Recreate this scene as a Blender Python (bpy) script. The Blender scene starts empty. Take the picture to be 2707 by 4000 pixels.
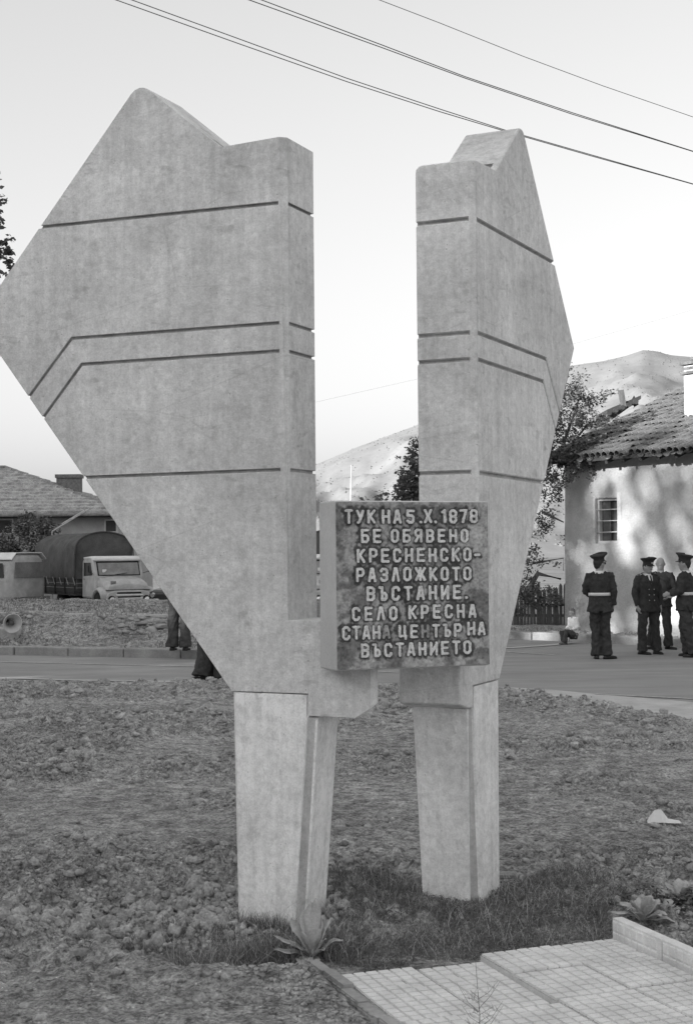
import bpy, bmesh, math, random
import numpy as np
from mathutils import Vector, Matrix
R = math.radians
random.seed(7)
rng = np.random.default_rng(7)
scn = bpy.context.scene
COL = scn.collection

# ------------------------------------------------------------------ camera
EYE = 1.75
PITCH, ROLL = R(1.574), R(0.524)
cam_d = bpy.data.cameras.new('camera')
cam = bpy.data.objects.new('camera', cam_d)
COL.objects.link(cam)
scn.camera = cam
cam.location = (0, 0, EYE)
cam.rotation_euler = (Matrix.Rotation(math.pi/2 + PITCH, 3, 'X') @ Matrix.Rotation(-ROLL, 3, 'Z')).to_euler()
cam_d.sensor_fit = 'VERTICAL'
cam_d.sensor_height = 36.0
cam_d.lens = 50.97
cam_d.clip_end = 9000

# ------------------------------------------------------------------ sky, sun, exposure
SUN_EL = R(17.0)
SUN_V = Vector((-0.80, -0.60, 0)).normalized()
world = bpy.data.worlds.new('World')
scn.world = world
world.use_nodes = True
wn = world.node_tree
sky = wn.nodes.new('ShaderNodeTexSky')
sky.sky_type = 'NISHITA'
sky.sun_disc = False
sky.sun_elevation = SUN_EL
sky.sun_rotation = math.atan2(SUN_V.x, SUN_V.y) % (2*math.pi)
sky.dust_density = 3.0
sky.air_density = 1.3
bw = wn.nodes.new('ShaderNodeRGBToBW')
wn.links.new(sky.outputs[0], bw.inputs[0])
veil = wn.nodes.new('ShaderNodeMath')          # thin high haze evens the whole sky out
veil.operation = 'POWER'
veil.inputs[1].default_value = .66
wn.links.new(bw.outputs[0], veil.inputs[0])
wn.links.new(veil.outputs[0], wn.nodes['Background'].inputs[0])
wn.nodes['Background'].inputs[1].default_value = 0.118
sun_d = bpy.data.lights.new('sun', 'SUN')
sun_d.energy = 3.0
sun_d.angle = R(0.53)
sun = bpy.data.objects.new('sun', sun_d)
COL.objects.link(sun)
SUN = Vector((SUN_V.x*math.cos(SUN_EL), SUN_V.y*math.cos(SUN_EL), math.sin(SUN_EL)))
sun.rotation_euler = SUN.to_track_quat('Z', 'Y').to_euler()
scn.view_settings.view_transform = 'Standard'
scn.view_settings.look = 'None'
scn.view_settings.gamma = 1
scn.view_settings.use_curve_mapping = False
scn.view_settings.exposure = 1.92
scn.cycles.max_bounces = 6
scn.cycles.transparent_max_bounces = 8

# ------------------------------------------------------------------ picture point -> place (surveying helpers)
FPX = 5662.86
def ray(x, y):
    X, Y = x-1353.5, y-2000
    a = math.cos(ROLL)*X - math.sin(ROLL)*Y
    b = math.sin(ROLL)*X + math.cos(ROLL)*Y
    v, r = -b/FPX, a/FPX
    return Vector((r, math.cos(PITCH)-v*math.sin(PITCH), math.sin(PITCH)+v*math.cos(PITCH)))
def gz(x, y, z=0.0):
    d = ray(x, y); return Vector((0, 0, EYE)) + d*((z-EYE)/d.z)
def at(x, y, Y):
    d = ray(x, y); return Vector((0, 0, EYE)) + d*(Y/d.y)
def onplane(x, y, p, n):
    d = ray(x, y); C = Vector((0, 0, EYE)); return C + d*((Vector(p)-C).dot(n)/d.dot(n))

# ------------------------------------------------------------------ numpy noise
def _h(ix, iy, s):
    n = (ix.astype(np.int64)*374761393 + iy.astype(np.int64)*668265263 + s*982451653) & 0xffffffff
    n = ((n ^ (n >> 13)) * 1274126177) & 0xffffffff
    n = n ^ (n >> 16)
    return (n & 0xffffff)/float(0xffffff)*2-1
def vn(x, y, s=0):
    ix, iy = np.floor(x), np.floor(y)
    fx, fy = x-ix, y-iy
    fx = fx*fx*fx*(fx*(fx*6-15)+10); fy = fy*fy*fy*(fy*(fy*6-15)+10)
    a, b = _h(ix, iy, s), _h(ix+1, iy, s)
    c, d = _h(ix, iy+1, s), _h(ix+1, iy+1, s)
    return (a*(1-fx)+b*fx)*(1-fy) + (c*(1-fx)+d*fx)*fy
def fbm(x, y, o=4, s=0, g=.5):
    r = 0; a = 1; t = 0
    for i in range(o):
        r = r + a*vn(x*2**i+17.3*i, y*2**i-9.1*i, s+i); t += a; a *= g
    return r/t
def sstep(a, b, x):
    t = np.clip((x-a)/(b-a), 0, 1); return t*t*(3-2*t)
def inpoly(px, py, poly):
    r = np.zeros(px.shape, bool); n = len(poly); j = n-1
    for i in range(n):
        xi, yi = poly[i][0], poly[i][1]; xj, yj = poly[j][0], poly[j][1]
        c = ((yi > py) != (yj > py)) & (px < (xj-xi)*(py-yi)/(yj-yi+1e-12)+xi)
        r ^= c; j = i
    return r

# ------------------------------------------------------------------ materials (black-and-white world)
def mat(name, v, rough=.85, var=.12, scale=6, bump=.3, bscale=60, stretch=(1, 1, 1), spots=0, spot_v=None, metallic=0, spec=.3, bdist=.004, stain=0, stain_scale=1.2):
    m = bpy.data.materials.new(name); m.use_nodes = True
    nt = m.node_tree; L = nt.links; b = nt.nodes['Principled BSDF']
    b.inputs['Roughness'].default_value = rough
    b.inputs['Metallic'].default_value = metallic
    b.inputs['Specular IOR Level'].default_value = spec
    tc = nt.nodes.new('ShaderNodeTexCoord'); mp = nt.nodes.new('ShaderNodeMapping')
    mp.inputs['Scale'].default_value = stretch
    L.new(tc.outputs['Object'], mp.inputs[0])
    def noise(sc, det=5, src=mp.outputs[0], rg=.6):
        n = nt.nodes.new('ShaderNodeTexNoise'); n.inputs['Scale'].default_value = sc
        n.inputs['Detail'].default_value = det; n.inputs['Roughness'].default_value = rg
        L.new(src, n.inputs['Vector']); return n
    def mr(src, a, bb, c, d):
        n = nt.nodes.new('ShaderNodeMapRange'); n.inputs[1].default_value = a; n.inputs[2].default_value = bb
        n.inputs[3].default_value = c; n.inputs[4].default_value = d; L.new(src, n.inputs[0]); return n.outputs[0]
    def mul(a, bb):
        n = nt.nodes.new('ShaderNodeMath'); n.operation = 'MULTIPLY'; L.new(a, n.inputs[0]); L.new(bb, n.inputs[1]); return n.outputs[0]
    c = mr(noise(scale).outputs[0], .25, .75, v*(1-var*1.4), v*(1+var*1.4))
    c = mul(c, mr(noise(bscale, 3).outputs[0], .3, .7, 1-var*.8, 1+var*.8))
    if stain:
        c = mul(c, mr(noise(stain_scale, 6, rg=.7).outputs[0], .38, .62, 1-stain, 1+stain*.35))
    if spots:
        s = mr(noise(spots, 2).outputs[0], .66, .72, 0, 1)
        mx = nt.nodes.new('ShaderNodeMix'); L.new(s, mx.inputs[0]); L.new(c, mx.inputs[2]); mx.inputs[3].default_value = spot_v
        c = mx.outputs[0]
    L.new(c, b.inputs['Base Color'])
    if bump:
        bp = nt.nodes.new('ShaderNodeBump'); bp.inputs['Strength'].default_value = bump; bp.inputs['Distance'].default_value = bdist
        L.new(noise(bscale, 6).outputs[0], bp.inputs['Height']); L.new(bp.outputs[0], b.inputs['Normal'])
    return m

def soil(name, v):
    m = bpy.data.materials.new(name); m.use_nodes = True
    nt = m.node_tree; L = nt.links; b = nt.nodes['Principled BSDF']; b.inputs['Roughness'].default_value = .97; b.inputs['Specular IOR Level'].default_value = .1
    tc = nt.nodes.new('ShaderNodeTexCoord')
    def noise(sc, det, rg=.6, dist=0):
        n = nt.nodes.new('ShaderNodeTexNoise'); n.inputs['Scale'].default_value = sc; n.inputs['Detail'].default_value = det
        n.inputs['Roughness'].default_value = rg; n.inputs['Distortion'].default_value = dist; L.new(tc.outputs['Object'], n.inputs['Vector']); return n.outputs[0]
    def mr(src, a, bb, c, d):
        n = nt.nodes.new('ShaderNodeMapRange'); n.inputs[1].default_value = a; n.inputs[2].default_value = bb; n.inputs[3].default_value = c; n.inputs[4].default_value = d; L.new(src, n.inputs[0]); return n.outputs[0]
    def mul(a, bb):
        n = nt.nodes.new('ShaderNodeMath'); n.operation = 'MULTIPLY'; L.new(a, n.inputs[0]); L.new(bb, n.inputs[1]); return n.outputs[0]
    c = mr(noise(.9, 5, .65), .35, .65, v*.78, v*1.22)          # dry and damp ground
    c = mul(c, mr(noise(9, 7, .75, .1), .38, .62, .54, 1.36))
    c = mul(c, mr(noise(48, 4, .7), .36, .64, .52, 1.45))
    c = mul(c, mr(noise(26, 4, .7, .15), .54, .66, 1.0, .42))    # dark crumbly pockets
    c = mul(c, mr(noise(33, 1), .71, .76, 1.0, 1.7))             # pale grit
    L.new(c, b.inputs['Base Color'])
    bp = nt.nodes.new('ShaderNodeBump'); bp.inputs['Strength'].default_value = 1; bp.inputs['Distance'].default_value = .03
    L.new(noise(40, 7, .7), bp.inputs['Height']); L.new(bp.outputs[0], b.inputs['Normal'])
    return m
M = {}
M['dirt'] = soil('dirt', .39)
M['clod'] = mat('clod', .36, .95, .42, 9, .8, 60, bdist=.01)
M['stone'] = mat('stone', .3, .9, .25, 12, .6, 60)
M['asphalt'] = mat('asphalt', .29, .85, .1, .7, .5, 90, (1, 3, 1), stain=.12, stain_scale=.5)
M['gravel_strip'] = mat('gravel_strip', .46, .95, .15, 3, .5, 60)
M['paint'] = mat('paint', .42, .8, .3, 20, .2, 60)
M['kerb'] = mat('kerb', .34, .9, .15, 4, .5, 40, stain=.2)
M['kerb_pale'] = mat('kerb_pale', .36, .9, .15, 4, .5, 40, stain=.25)
M['slab'] = mat('slab', .76, .9, .12, 5, .7, 180, stain=.12, stain_scale=4, bdist=.002)
M['grass'] = mat('grass', .17, .8, .45, 40, 0)
M['straw'] = mat('straw', .42, .8, .3, 30, 0)
M['herb'] = mat('herb', .44, .75, .18, 20, .4, 120)
M['leaf'] = mat('leaf', .07, .7, .35, 8, 0)
M['leaf_far'] = mat('leaf_far', .16, .8, .3, 2, 0)
M['leaf_mid'] = mat('leaf_mid', .11, .7, .4, 10, 0)
def leafy(name, v, tr):
    m = mat(name, v, .7, .35, 8, 0); nt = m.node_tree; t = nt.nodes.new('ShaderNodeBsdfTranslucent'); t.inputs[0].default_value = (tr, tr, tr, 1)
    a = nt.nodes.new('ShaderNodeAddShader'); o = nt.nodes['Material Output']; nt.links.new(nt.nodes['Principled BSDF'].outputs[0], a.inputs[0]); nt.links.new(t.outputs[0], a.inputs[1]); nt.links.new(a.outputs[0], o.inputs[0]); return m
M['leaf'] = leafy('leaf_translucent', .08, .06)
M['leaf_row'] = leafy('leaf_row', .2, .28)
M['bark'] = mat('bark', .12, .9, .3, 10, .8, 40, (1, 1, .2))
M['skin'] = mat('skin', .30, .6, .06, 8, 0)
M['skin_child'] = mat('skin_child', .34, .6, .06, 8, 0)
M['uniform'] = mat('uniform', .042, .85, .2, 12, .3, 80, spec=.15)
M['uniform_trousers'] = mat('uniform_trousers', .048, .85, .2, 12, .3, 80, spec=.15)
M['suit'] = mat('suit', .035, .85, .2, 12, .3, 80, spec=.15)
M['white_cloth'] = mat('white_cloth', .72, .8, .06, 12, .2, 60)
M['leather'] = mat('leather', .02, .45, .1, 10, 0)
M['belt'] = mat('belt', .62, .6, .05, 10, 0)
M['hair'] = mat('hair', .03, .6, .2, 60, .5, 120)
M['hair_fair'] = mat('hair_fair', .30, .6, .2, 60, .5, 120)
M['hair_child'] = mat('hair_child', .14, .6, .2, 60, .5, 120)
M['plaid'] = mat('plaid', .14, .85, .5, 25, .2, 60, (1, 1, 3))
M['denim'] = mat('denim', .06, .85, .2, 12, .3, 80)
M['grey_cloth'] = mat('grey_cloth', .10, .85, .2, 12, .3, 80)
M['buckle'] = mat('buckle', .6, .3, .05, 10, 0, metallic=.6)
M['canvas'] = mat('canvas', .095, .9, .18, 3, .6, 20, stain=.15)
M['truck_paint'] = mat('truck_paint', .44, .5, .08, 4, .2, 30, stain=.15, stain_scale=2)
M['truck_roof'] = mat('truck_roof', .7, .5, .08, 4, .1, 30)
M['dark_paint'] = mat('dark_paint', .03, .35, .1, 4, 0)
M['bed_wood'] = mat('bed_wood', .06, .85, .3, 4, .5, 30, (1, 4, 1))
M['rubber'] = mat('rubber', .015, .85, .2, 10, .3, 40)
M['chrome'] = mat('chrome', .6, .25, .05, 10, 0, metallic=.9)
M['black'] = mat('black', .008, .8, .1, 10, 0)
M['glass_dark'] = mat('glass_dark', .06, .12, .1, 2, 0, spec=.8)
M['glass_haze'] = mat('glass_haze', .2, .2, .25, 3, 0, spec=.8)
M['adobe'] = mat('adobe', .42, .95, .10, 2.5, .8, 25, stain=.12, stain_scale=1.5, bdist=.02)
M['plaster'] = mat('plaster', .36, .9, .1, 2, .3, 20, stain=.1)
M['rooftile'] = mat('rooftile', .115, .9, .4, 5, .6, 40, spots=14, spot_v=.34)
M['rooftile_far'] = mat('rooftile_far', .36, .9, .35, 2.5, .4, 20, spots=6, spot_v=.30)
M['roofedge'] = mat('roofedge', .2, .9, .3, 6, .4, 20)
M['wood_old'] = mat('wood_old', .10, .9, .35, 6, .6, 40, (4, 4, .5))
M['timber_dark'] = mat('timber_dark', .04, .9, .3, 6, .6, 40)
M['white_frame'] = mat('white_frame', .5, .8, .12, 6, .2, 40)
M['brick'] = mat('brick', .16, .9, .3, 9, .5, 30)
M['hill'] = mat('hill', .2, .95, .07, .02, 0, .35, stain=.10, stain_scale=.03)
M['scrub_far'] = mat('scrub_far', .135, .9, .2, .05, 0)
M['land'] = mat('land', .16, .95, .2, .05, .3, 2, stain=.2, stain_scale=.2)
M['paper'] = mat('paper', .75, .8, .04, 6, .2, 40)
M['horn_white'] = mat('horn_white', .6, .4, .06, 6, 0)
M['horn_dark'] = mat('horn_dark', .12, .5, .3, 6, 0)
M['wire'] = mat('wire', .05, .6, .1, 6, 0)
M['mast'] = mat('mast', .5, .6, .1, 6, 0)
M['block'] = mat('block', .46, .9, .15, 6, .5, 30)

# concrete of the monument: pale, drawn in slow smears, pits and formwork streaks
def concrete(name, v, axis_stretch, seed):
    m = bpy.data.materials.new(name); m.use_nodes = True
    nt = m.node_tree; L = nt.links; b = nt.nodes['Principled BSDF']
    b.inputs['Roughness'].default_value = .93; b.inputs['Specular IOR Level'].default_value = .15
    tc = nt.nodes.new('ShaderNodeTexCoord')
    def mapn(sc, rot=(0, 0, 0)):
        mp = nt.nodes.new('ShaderNodeMapping'); mp.inputs['Scale'].default_value = sc
        mp.inputs['Location'].default_value = (seed, seed*.7, 0); mp.inputs['Rotation'].default_value = rot
        L.new(tc.outputs['Object'], mp.inputs[0]); return mp.outputs[0]
    def noise(sc, det, src, rg=.6, dist=0):
        n = nt.nodes.new('ShaderNodeTexNoise'); n.inputs['Scale'].default_value = sc; n.inputs['Detail'].default_value = det
        n.inputs['Roughness'].default_value = rg; n.inputs['Distortion'].default_value = dist
        L.new(src, n.inputs['Vector']); return n.outputs[0]
    def mr(src, a, bb, c, d):
        n = nt.nodes.new('ShaderNodeMapRange'); n.inputs[1].default_value = a; n.inputs[2].default_value = bb
        n.inputs[3].default_value = c; n.inputs[4].default_value = d; L.new(src, n.inputs[0]); return n.outputs[0]
    def mul(a, bb):
        n = nt.nodes.new('ShaderNodeMath'); n.operation = 'MULTIPLY'; L.new(a, n.inputs[0]); L.new(bb, n.inputs[1]); return n.outputs[0]
    plain, st = mapn((1, 1, 1)), mapn(axis_stretch, (0, R(9), 0))
    vert = mapn((5, 5, .35))
    c = mr(noise(1.6, 6, plain, .6, .4), .3, .7, v*.80, v*1.14)
    c = mul(c, mr(noise(2.2, 7, st, .65), .35, .65, .92, 1.05))
    c = mul(c, mr(noise(28, 5, plain, .7), .35, .65, .86, 1.10))
    c = mul(c, mr(noise(3, 6, mapn((9, 9, .5)), .7), .38, .66, 1.03, .92))
    vc = nt.nodes.new('ShaderNodeTexVoronoi'); vc.feature = 'DISTANCE_TO_EDGE'; vc.inputs['Scale'].default_value = .9
    L.new(mapn((.6, 1, 2.2), (0, R(14), 0)), vc.inputs['Vector'])
    ck = nt.nodes.new('ShaderNodeMath'); ck.operation = 'MAXIMUM'
    L.new(mr(vc.outputs[0], .001, .005, 0, 1), ck.inputs[0]); L.new(mr(noise(1.3, 3, plain), .48, .54, 0, 1), ck.inputs[1])
    c = mul(c, mr(ck.outputs[0], 0, 1, .88 if seed < 5 else 1.0, 1))
    c = mul(c, mr(noise(2.5, 5, vert, .6), .35, .7, 1.04, .9))
    c = mul(c, mr(noise(3.4, 4, plain, .75, .8), .55, .68, 1.0, .86))       # darker damp patches
    c = mul(c, mr(noise(8, 3, st, .6, .3), .62, .68, 1.0, .84))             # short smears
    c = mul(c, mr(noise(120, 2, plain), .3, .7, .90, 1.10))
    vo = nt.nodes.new('ShaderNodeTexVoronoi'); vo.inputs['Scale'].default_value = 26; L.new(plain, vo.inputs['Vector'])
    pit = mr(vo.outputs[0], .05, .11, .0, 1.0)
    keep = mr(noise(5, 2, plain), .50, .56, 1.0, .0)
    mx = nt.nodes.new('ShaderNodeMath'); mx.operation = 'MAXIMUM'; L.new(pit, mx.inputs[0]); L.new(keep, mx.inputs[1])
    c = mul(c, mr(mx.outputs[0], 0, 1, .62, 1))
    L.new(c, b.inputs['Base Color'])
    bp = nt.nodes.new('ShaderNodeBump'); bp.inputs['Strength'].default_value = .6; bp.inputs['Distance'].default_value = .004
    ad = nt.nodes.new('ShaderNodeMath'); ad.operation = 'MULTIPLY_ADD'; ad.inputs[1].default_value = .5
    L.new(noise(90, 5, plain, .7), ad.inputs[0]); L.new(mx.outputs[0], ad.inputs[2])
    L.new(ad.outputs[0], bp.inputs['Height'])
    bp2 = nt.nodes.new('ShaderNodeBump'); bp2.inputs['Strength'].default_value = .5; bp2.inputs['Distance'].default_value = .012
    L.new(noise(7, 4, st), bp2.inputs['Height']); L.new(bp.outputs[0], bp2.inputs['Normal'])
    L.new(bp2.outputs[0], b.inputs['Normal'])
    return m
M['concrete'] = concrete('concrete', .76, (.7, .7, 1.7), 3.1)
M['groove'] = mat('groove_dark', .42, .95, .2, 8, .4, 60)  # darker tone for the groove cuts and the notch hollow
M['concrete_leg_lit'] = concrete('concrete_leg_lit', .92, (1, 1, 1), 8.4)  # legs paler than the pylons: light bounced off the ground, put into the colour
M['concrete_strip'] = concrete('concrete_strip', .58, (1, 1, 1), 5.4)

# ------------------------------------------------------------------ mesh helpers
class MB:
    def __init__(s): s.v = []; s.f = []
    def add(s, vs, fs):
        o = len(s.v); s.v += [tuple(p) for p in vs]; s.f += [tuple(i+o for i in f) for f in fs]; return s
    def box(s, c, d, rot=None):
        c = Vector(c); h = Vector(d)/2
        vs = [Vector((x*h.x, y*h.y, z*h.z)) for z in (-1, 1) for x, y in ((-1, -1), (1, -1), (1, 1), (-1, 1))]
        if rot is not None: vs = [rot @ p for p in vs]
        return s.add([p+c for p in vs], [(3, 2, 1, 0), (4, 5, 6, 7), (0, 1, 5, 4), (1, 2, 6, 5), (2, 3, 7, 6), (3, 0, 4, 7)])
    def beam(s, a, b, w, h, up=(0, 0, 1)):
        a, b = Vector(a), Vector(b); d = (b-a).normalized(); u = Vector(up)
        if abs(d.dot(u)) > .98: u = Vector((0, 1, 0))
        sd = d.cross(u).normalized(); u = sd.cross(d)
        vs = [p+sd*x*w/2+u*y*h/2 for p in (a, b) for x, y in ((-1, -1), (1, -1), (1, 1), (-1, 1))]
        return s.add(vs, [(3, 2, 1, 0), (4, 5, 6, 7), (0, 1, 5, 4), (1, 2, 6, 5), (2, 3, 7, 6), (3, 0, 4, 7)])
    def prism(s, poly, A, U, V, W, w0, w1):
        """polygon in the U,V frame at A, extruded along W from w0 to w1"""
        A, U, V, W = Vector(A), Vector(U), Vector(V), Vector(W)
        n = len(poly)
        vs = [A+U*p[0]+V*p[1]+W*w for w in (w0, w1) for p in poly]
        fs = [tuple(range(n))[::-1], tuple(range(n, 2*n))]
        fs += [(i, (i+1) % n, n+(i+1) % n, n+i) for i in range(n)]
        return s.add(vs, fs)
    def tube(s, pts, rad, n=8, side=(1, 0, 0), cap=True):
        """rings across a path; rad entries r or (rx, ry)"""
        pts = [Vector(p) for p in pts]; vs = []
        for i, p in enumerate(pts):
            t = (pts[min(i+1, len(pts)-1)]-pts[max(i-1, 0)])
            t = t.normalized() if t.length > 1e-9 else Vector((0, 0, 1))
            sd = Vector(side); sd = sd-t*sd.dot(t)
            if sd.length < .2: sd = Vector((0, 1, 0)); sd = sd-t*sd.dot(t)
            sd.normalize(); o = t.cross(sd)
            r = rad[i] if isinstance(rad, (list, tuple)) else rad
            rx, ry = r if isinstance(r, (list, tuple)) else (r, r)
            for k in range(n):
                a = 2*math.pi*k/n; vs.append(p+sd*rx*math.cos(a)+o*ry*math.sin(a))
        fs = [(i*n+k, i*n+(k+1) % n, (i+1)*n+(k+1) % n, (i+1)*n+k) for i in range(len(pts)-1) for k in range(n)]
        if cap:
            fs.append(tuple(range(n))[::-1]); fs.append(tuple(range((len(pts)-1)*n, len(pts)*n)))
        return s.add(vs, fs)
    def ball(s, c, r, rot=None, u=12, v=8):
        c = Vector(c); r = r if isinstance(r, (list, tuple)) else (r, r, r)
        vs = [Vector((0, 0, r[2]))]
        for i in range(1, v):
            for k in range(u):
                a, b = math.pi*i/v, 2*math.pi*k/u
                vs.append(Vector((r[0]*math.sin(a)*math.cos(b), r[1]*math.sin(a)*math.sin(b), r[2]*math.cos(a))))
        vs.append(Vector((0, 0, -r[2])))
        if rot is not None: vs = [rot @ p for p in vs]
        fs = [(0, 1+k, 1+(k+1) % u) for k in range(u)]
        fs += [(1+i*u+k, 1+(i+1)*u+k, 1+(i+1)*u+(k+1) % u, 1+i*u+(k+1) % u) for i in range(v-2) for k in range(u)]
        l = len(vs)-1; fs += [(l, 1+(v-2)*u+(k+1) % u, 1+(v-2)*u+k) for k in range(u)]
        return s.add([p+c for p in vs], fs)
    def mesh(s, name):
        me = bpy.data.meshes.new(name); me.from_pydata([tuple(p) for p in s.v], [], s.f); me.update(); return me
    def build(s, name, m, parent=None, smooth=False, label=None, kind=None, bevel=0, fix=True):
        me = s.mesh(name)
        if fix:
            bm = bmesh.new(); bm.from_mesh(me); bmesh.ops.recalc_face_normals(bm, faces=bm.faces); bm.to_mesh(me); bm.free()
        return link(name, me, m, parent, smooth, label, kind, bevel)

def link(name, me, m, parent=None, smooth=False, label=None, kind=None, bevel=0):
    if m is not None: me.materials.append(m if not isinstance(m, str) else M[m])
    if smooth: me.polygons.foreach_set('use_smooth', [True]*len(me.polygons))
    o = bpy.data.objects.new(name, me); COL.objects.link(o)
    if parent is not None: o.parent = parent
    if label: o['label'] = label
    if kind: o['kind'] = kind
    if bevel:
        b = o.modifiers.new('bevel', 'BEVEL'); b.width = bevel; b.segments = 2; b.limit_method = 'ANGLE'; b.angle_limit = R(35)
    return o
def npmesh(name, V, F, m, parent=None, smooth=False, kind=None):
    """fast mesh: V (n,3) array, F (m,k) array of one face size"""
    me = bpy.data.meshes.new(name); V = np.ascontiguousarray(V, dtype=np.float32); F = np.ascontiguousarray(F, dtype=np.int32)
    k = F.shape[1]
    me.vertices.add(len(V)); me.vertices.foreach_set('co', V.ravel())
    me.loops.add(F.size); me.loops.foreach_set('vertex_index', F.ravel())
    me.polygons.add(len(F)); me.polygons.foreach_set('loop_start', np.arange(len(F), dtype=np.int32)*k)
    me.update(calc_edges=True); me.validate()
    return link(name, me, m, parent, smooth, None, kind)
def tag(o, label, cat, group=None):
    o['label'] = label; o['category'] = cat
    if group: o['group'] = group
    return o
def thing(name, label, cat, loc=(0, 0, 0), rz=0, group=None, scale=1):
    o = bpy.data.objects.new(name, None); COL.objects.link(o); o.empty_display_size = .2
    o.location = loc; o.rotation_euler = (0, 0, rz); o.scale = (scale,)*3
    return tag(o, label, cat, group)
def structure(o): o['kind'] = 'structure'; return o
def evaluated(o):
    dg = bpy.context.evaluated_depsgraph_get(); me = bpy.data.meshes.new_from_object(o.evaluated_get(dg))
    o.modifiers.clear(); o.data = me; return o
def fused(name, mb, m, parent, voxel, smooth_it=2, label=None, folds=0):
    o = mb.build(name, m, parent, True, label)
    r = o.modifiers.new('r', 'REMESH'); r.mode = 'VOXEL'; r.voxel_size = voxel
    s = o.modifiers.new('s', 'SMOOTH'); s.iterations = smooth_it; s.factor = .5
    evaluated(o)
    if folds:
        me_ = o.data; nv = len(me_.vertices); co = np.empty(nv*3, np.float32); me_.vertices.foreach_get('co', co); co = co.reshape(-1, 3)
        no = np.empty(nv*3, np.float32); me_.vertices.foreach_get('normal', no); no = no.reshape(-1, 3); sd_ = random.randint(0, 999)
        a_ = np.arctan2(co[:, 1], co[:, 0]+.02)
        d_ = fbm(a_*2.2+co[:, 2]*5, co[:, 2]*13+co[:, 0]*7, 3, sd_)*folds+vn(co[:, 0]*30+co[:, 2]*9, co[:, 1]*30+co[:, 2]*6, sd_)*folds*.4
        co += no*d_[:, None]; me_.vertices.foreach_set('co', co.ravel().astype(np.float32)); me_.update()
    o.data.polygons.foreach_set('use_smooth', [True]*len(o.data.polygons)); return o
def copy_tree(o, parent=None):
    c = o.copy(); COL.objects.link(c)
    if parent is not None: c.parent = parent
    for ch in list(o.children): copy_tree(ch, c)
    return c

# ------------------------------------------------------------------ terrain far off: land sheet and hill
def grid(X, Y, Z, flip=False):
    h, w = X.shape; V = np.stack([X.ravel(), Y.ravel(), Z.ravel()], 1)
    i = (np.arange(h-1)[:, None]*w+np.arange(w-1)[None, :]).ravel()
    return V, np.stack([i, i+1, i+w+1, i+w], 1)
X, Y = np.meshgrid(np.concatenate([np.linspace(-1500, -120, 18), np.linspace(-110, 110, 90), np.linspace(120, 1500, 18)]),
                   np.concatenate([np.linspace(-300, 30, 12), np.linspace(34, 160, 50), np.linspace(170, 3000, 40)]))
Z = np.full_like(X, -.75)+fbm(X*.08, Y*.08, 3, 4)*.12*sstep(34, 60, Y)
V, F = grid(X, Y, Z)
structure(npmesh('ground', V, F, 'land', smooth=True))

def ridge():
    pts = [(-900, 2500), (200, 2150), (700, 2010), (1000, 1905), (1227, 1816), (1400, 1742), (1626, 1657), (1800, 1585), (2000, 1500), (2233, 1421), (2362, 1405), (2444, 1385), (2510, 1362),
           (2567, 1367), (2608, 1382), (2707, 1390), (2900, 1410), (3300, 1330), (3900, 1350), (4800, 1500)]
    px = np.array([at(x, y, 1500).x for x, y in pts]); pz = np.array([at(x, y, 1500).z for x, y in pts])
    xs = np.linspace(px[0], px[-1], 260); ts = np.linspace(0, 1.5, 110)
    X = np.repeat(xs[None, :], len(ts), 0); T = np.repeat(ts[:, None], len(xs), 1)
    top = np.interp(xs, px, pz)[None, :]
    Yc = 420+1080*T
    prof = np.where(T < 1, np.clip(T, 0, 1)**1.25, 1-(T-1)*1.3)
    gul = np.abs(fbm(X*.009, Yc*.004, 5, 11))*34+fbm(X*.05, Yc*.03, 4, 3)*5
    Z = top*prof - gul*np.clip(T*2, 0, 1)*np.clip(abs(1-T)*5, .04, 1) - 6*(1-T)
    V, F = grid(X*(.35+.65*np.clip(T, 0, 1.5)), Yc, Z)
    structure(npmesh('hill', V, F, 'hill', smooth=True))
    # scrub on the slope
    n = 20000; k = rng.integers(0, len(F), n); bu, bv = rng.random((2, n, 1)); q_ = V[F[k]]; P = (q_[:, 0]*(1-bu)+q_[:, 1]*bu)*(1-bv)+(q_[:, 3]*(1-bu)+q_[:, 2]*bu)*bv
    P = P[P[:, 2] > 3]; n = len(P); r = rng.uniform(.3, 1.2, n)[:, None, None]
    oc = np.array([(1, 0, 0), (0, 1, 0), (-1, 0, 0), (0, -1, 0), (0, 0, 1), (0, 0, -.4)], float)
    VV = (P[:, None, :]+oc[None]*r*rng.uniform(.7, 1.2, (n, 6, 1))).reshape(-1, 3)
    ff = np.array([(0, 1, 4), (1, 2, 4), (2, 3, 4), (3, 0, 4), (1, 0, 5), (2, 1, 5), (3, 2, 5), (0, 3, 5)])
    FF = (np.arange(n)[:, None, None]*6+ff[None]).reshape(-1, 3)
    o = npmesh('hill_scrub', VV, FF, 'scrub_far', kind='stuff'); tag(o, 'scattered low scrub bushes on the pale hillside', 'scrub')
ridge()

# ------------------------------------------------------------------ road and dirt field
EDGE = [(-60, 25.5), (-20, 21.6), (-4.82, 20.12), (-2.08, 19.61), (0.3, 19.1), (1.93, 18.42), (2.53, 17.09), (3.49, 14.75), (5.2, 11.6), (9, 7), (14, 3)]
EX, EY = np.array([e[0] for e in EDGE]), np.array([e[1] for e in EDGE])
def edge_y(x): return np.interp(x, EX, EY)
xs_ = np.concatenate([np.linspace(-60, -8, 14), np.linspace(-7, 9, 80), np.linspace(10, 60, 14)])
T_ = np.linspace(0, 1, 24)[:, None]; X = np.repeat(xs_[None, :], 24, 0); lo = edge_y(xs_)[None, :]-.42
Y = lo*(1-T_)+34*T_
V, F = grid(X, Y, np.zeros_like(X))
structure(npmesh('road', V, F, 'asphalt'))

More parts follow.
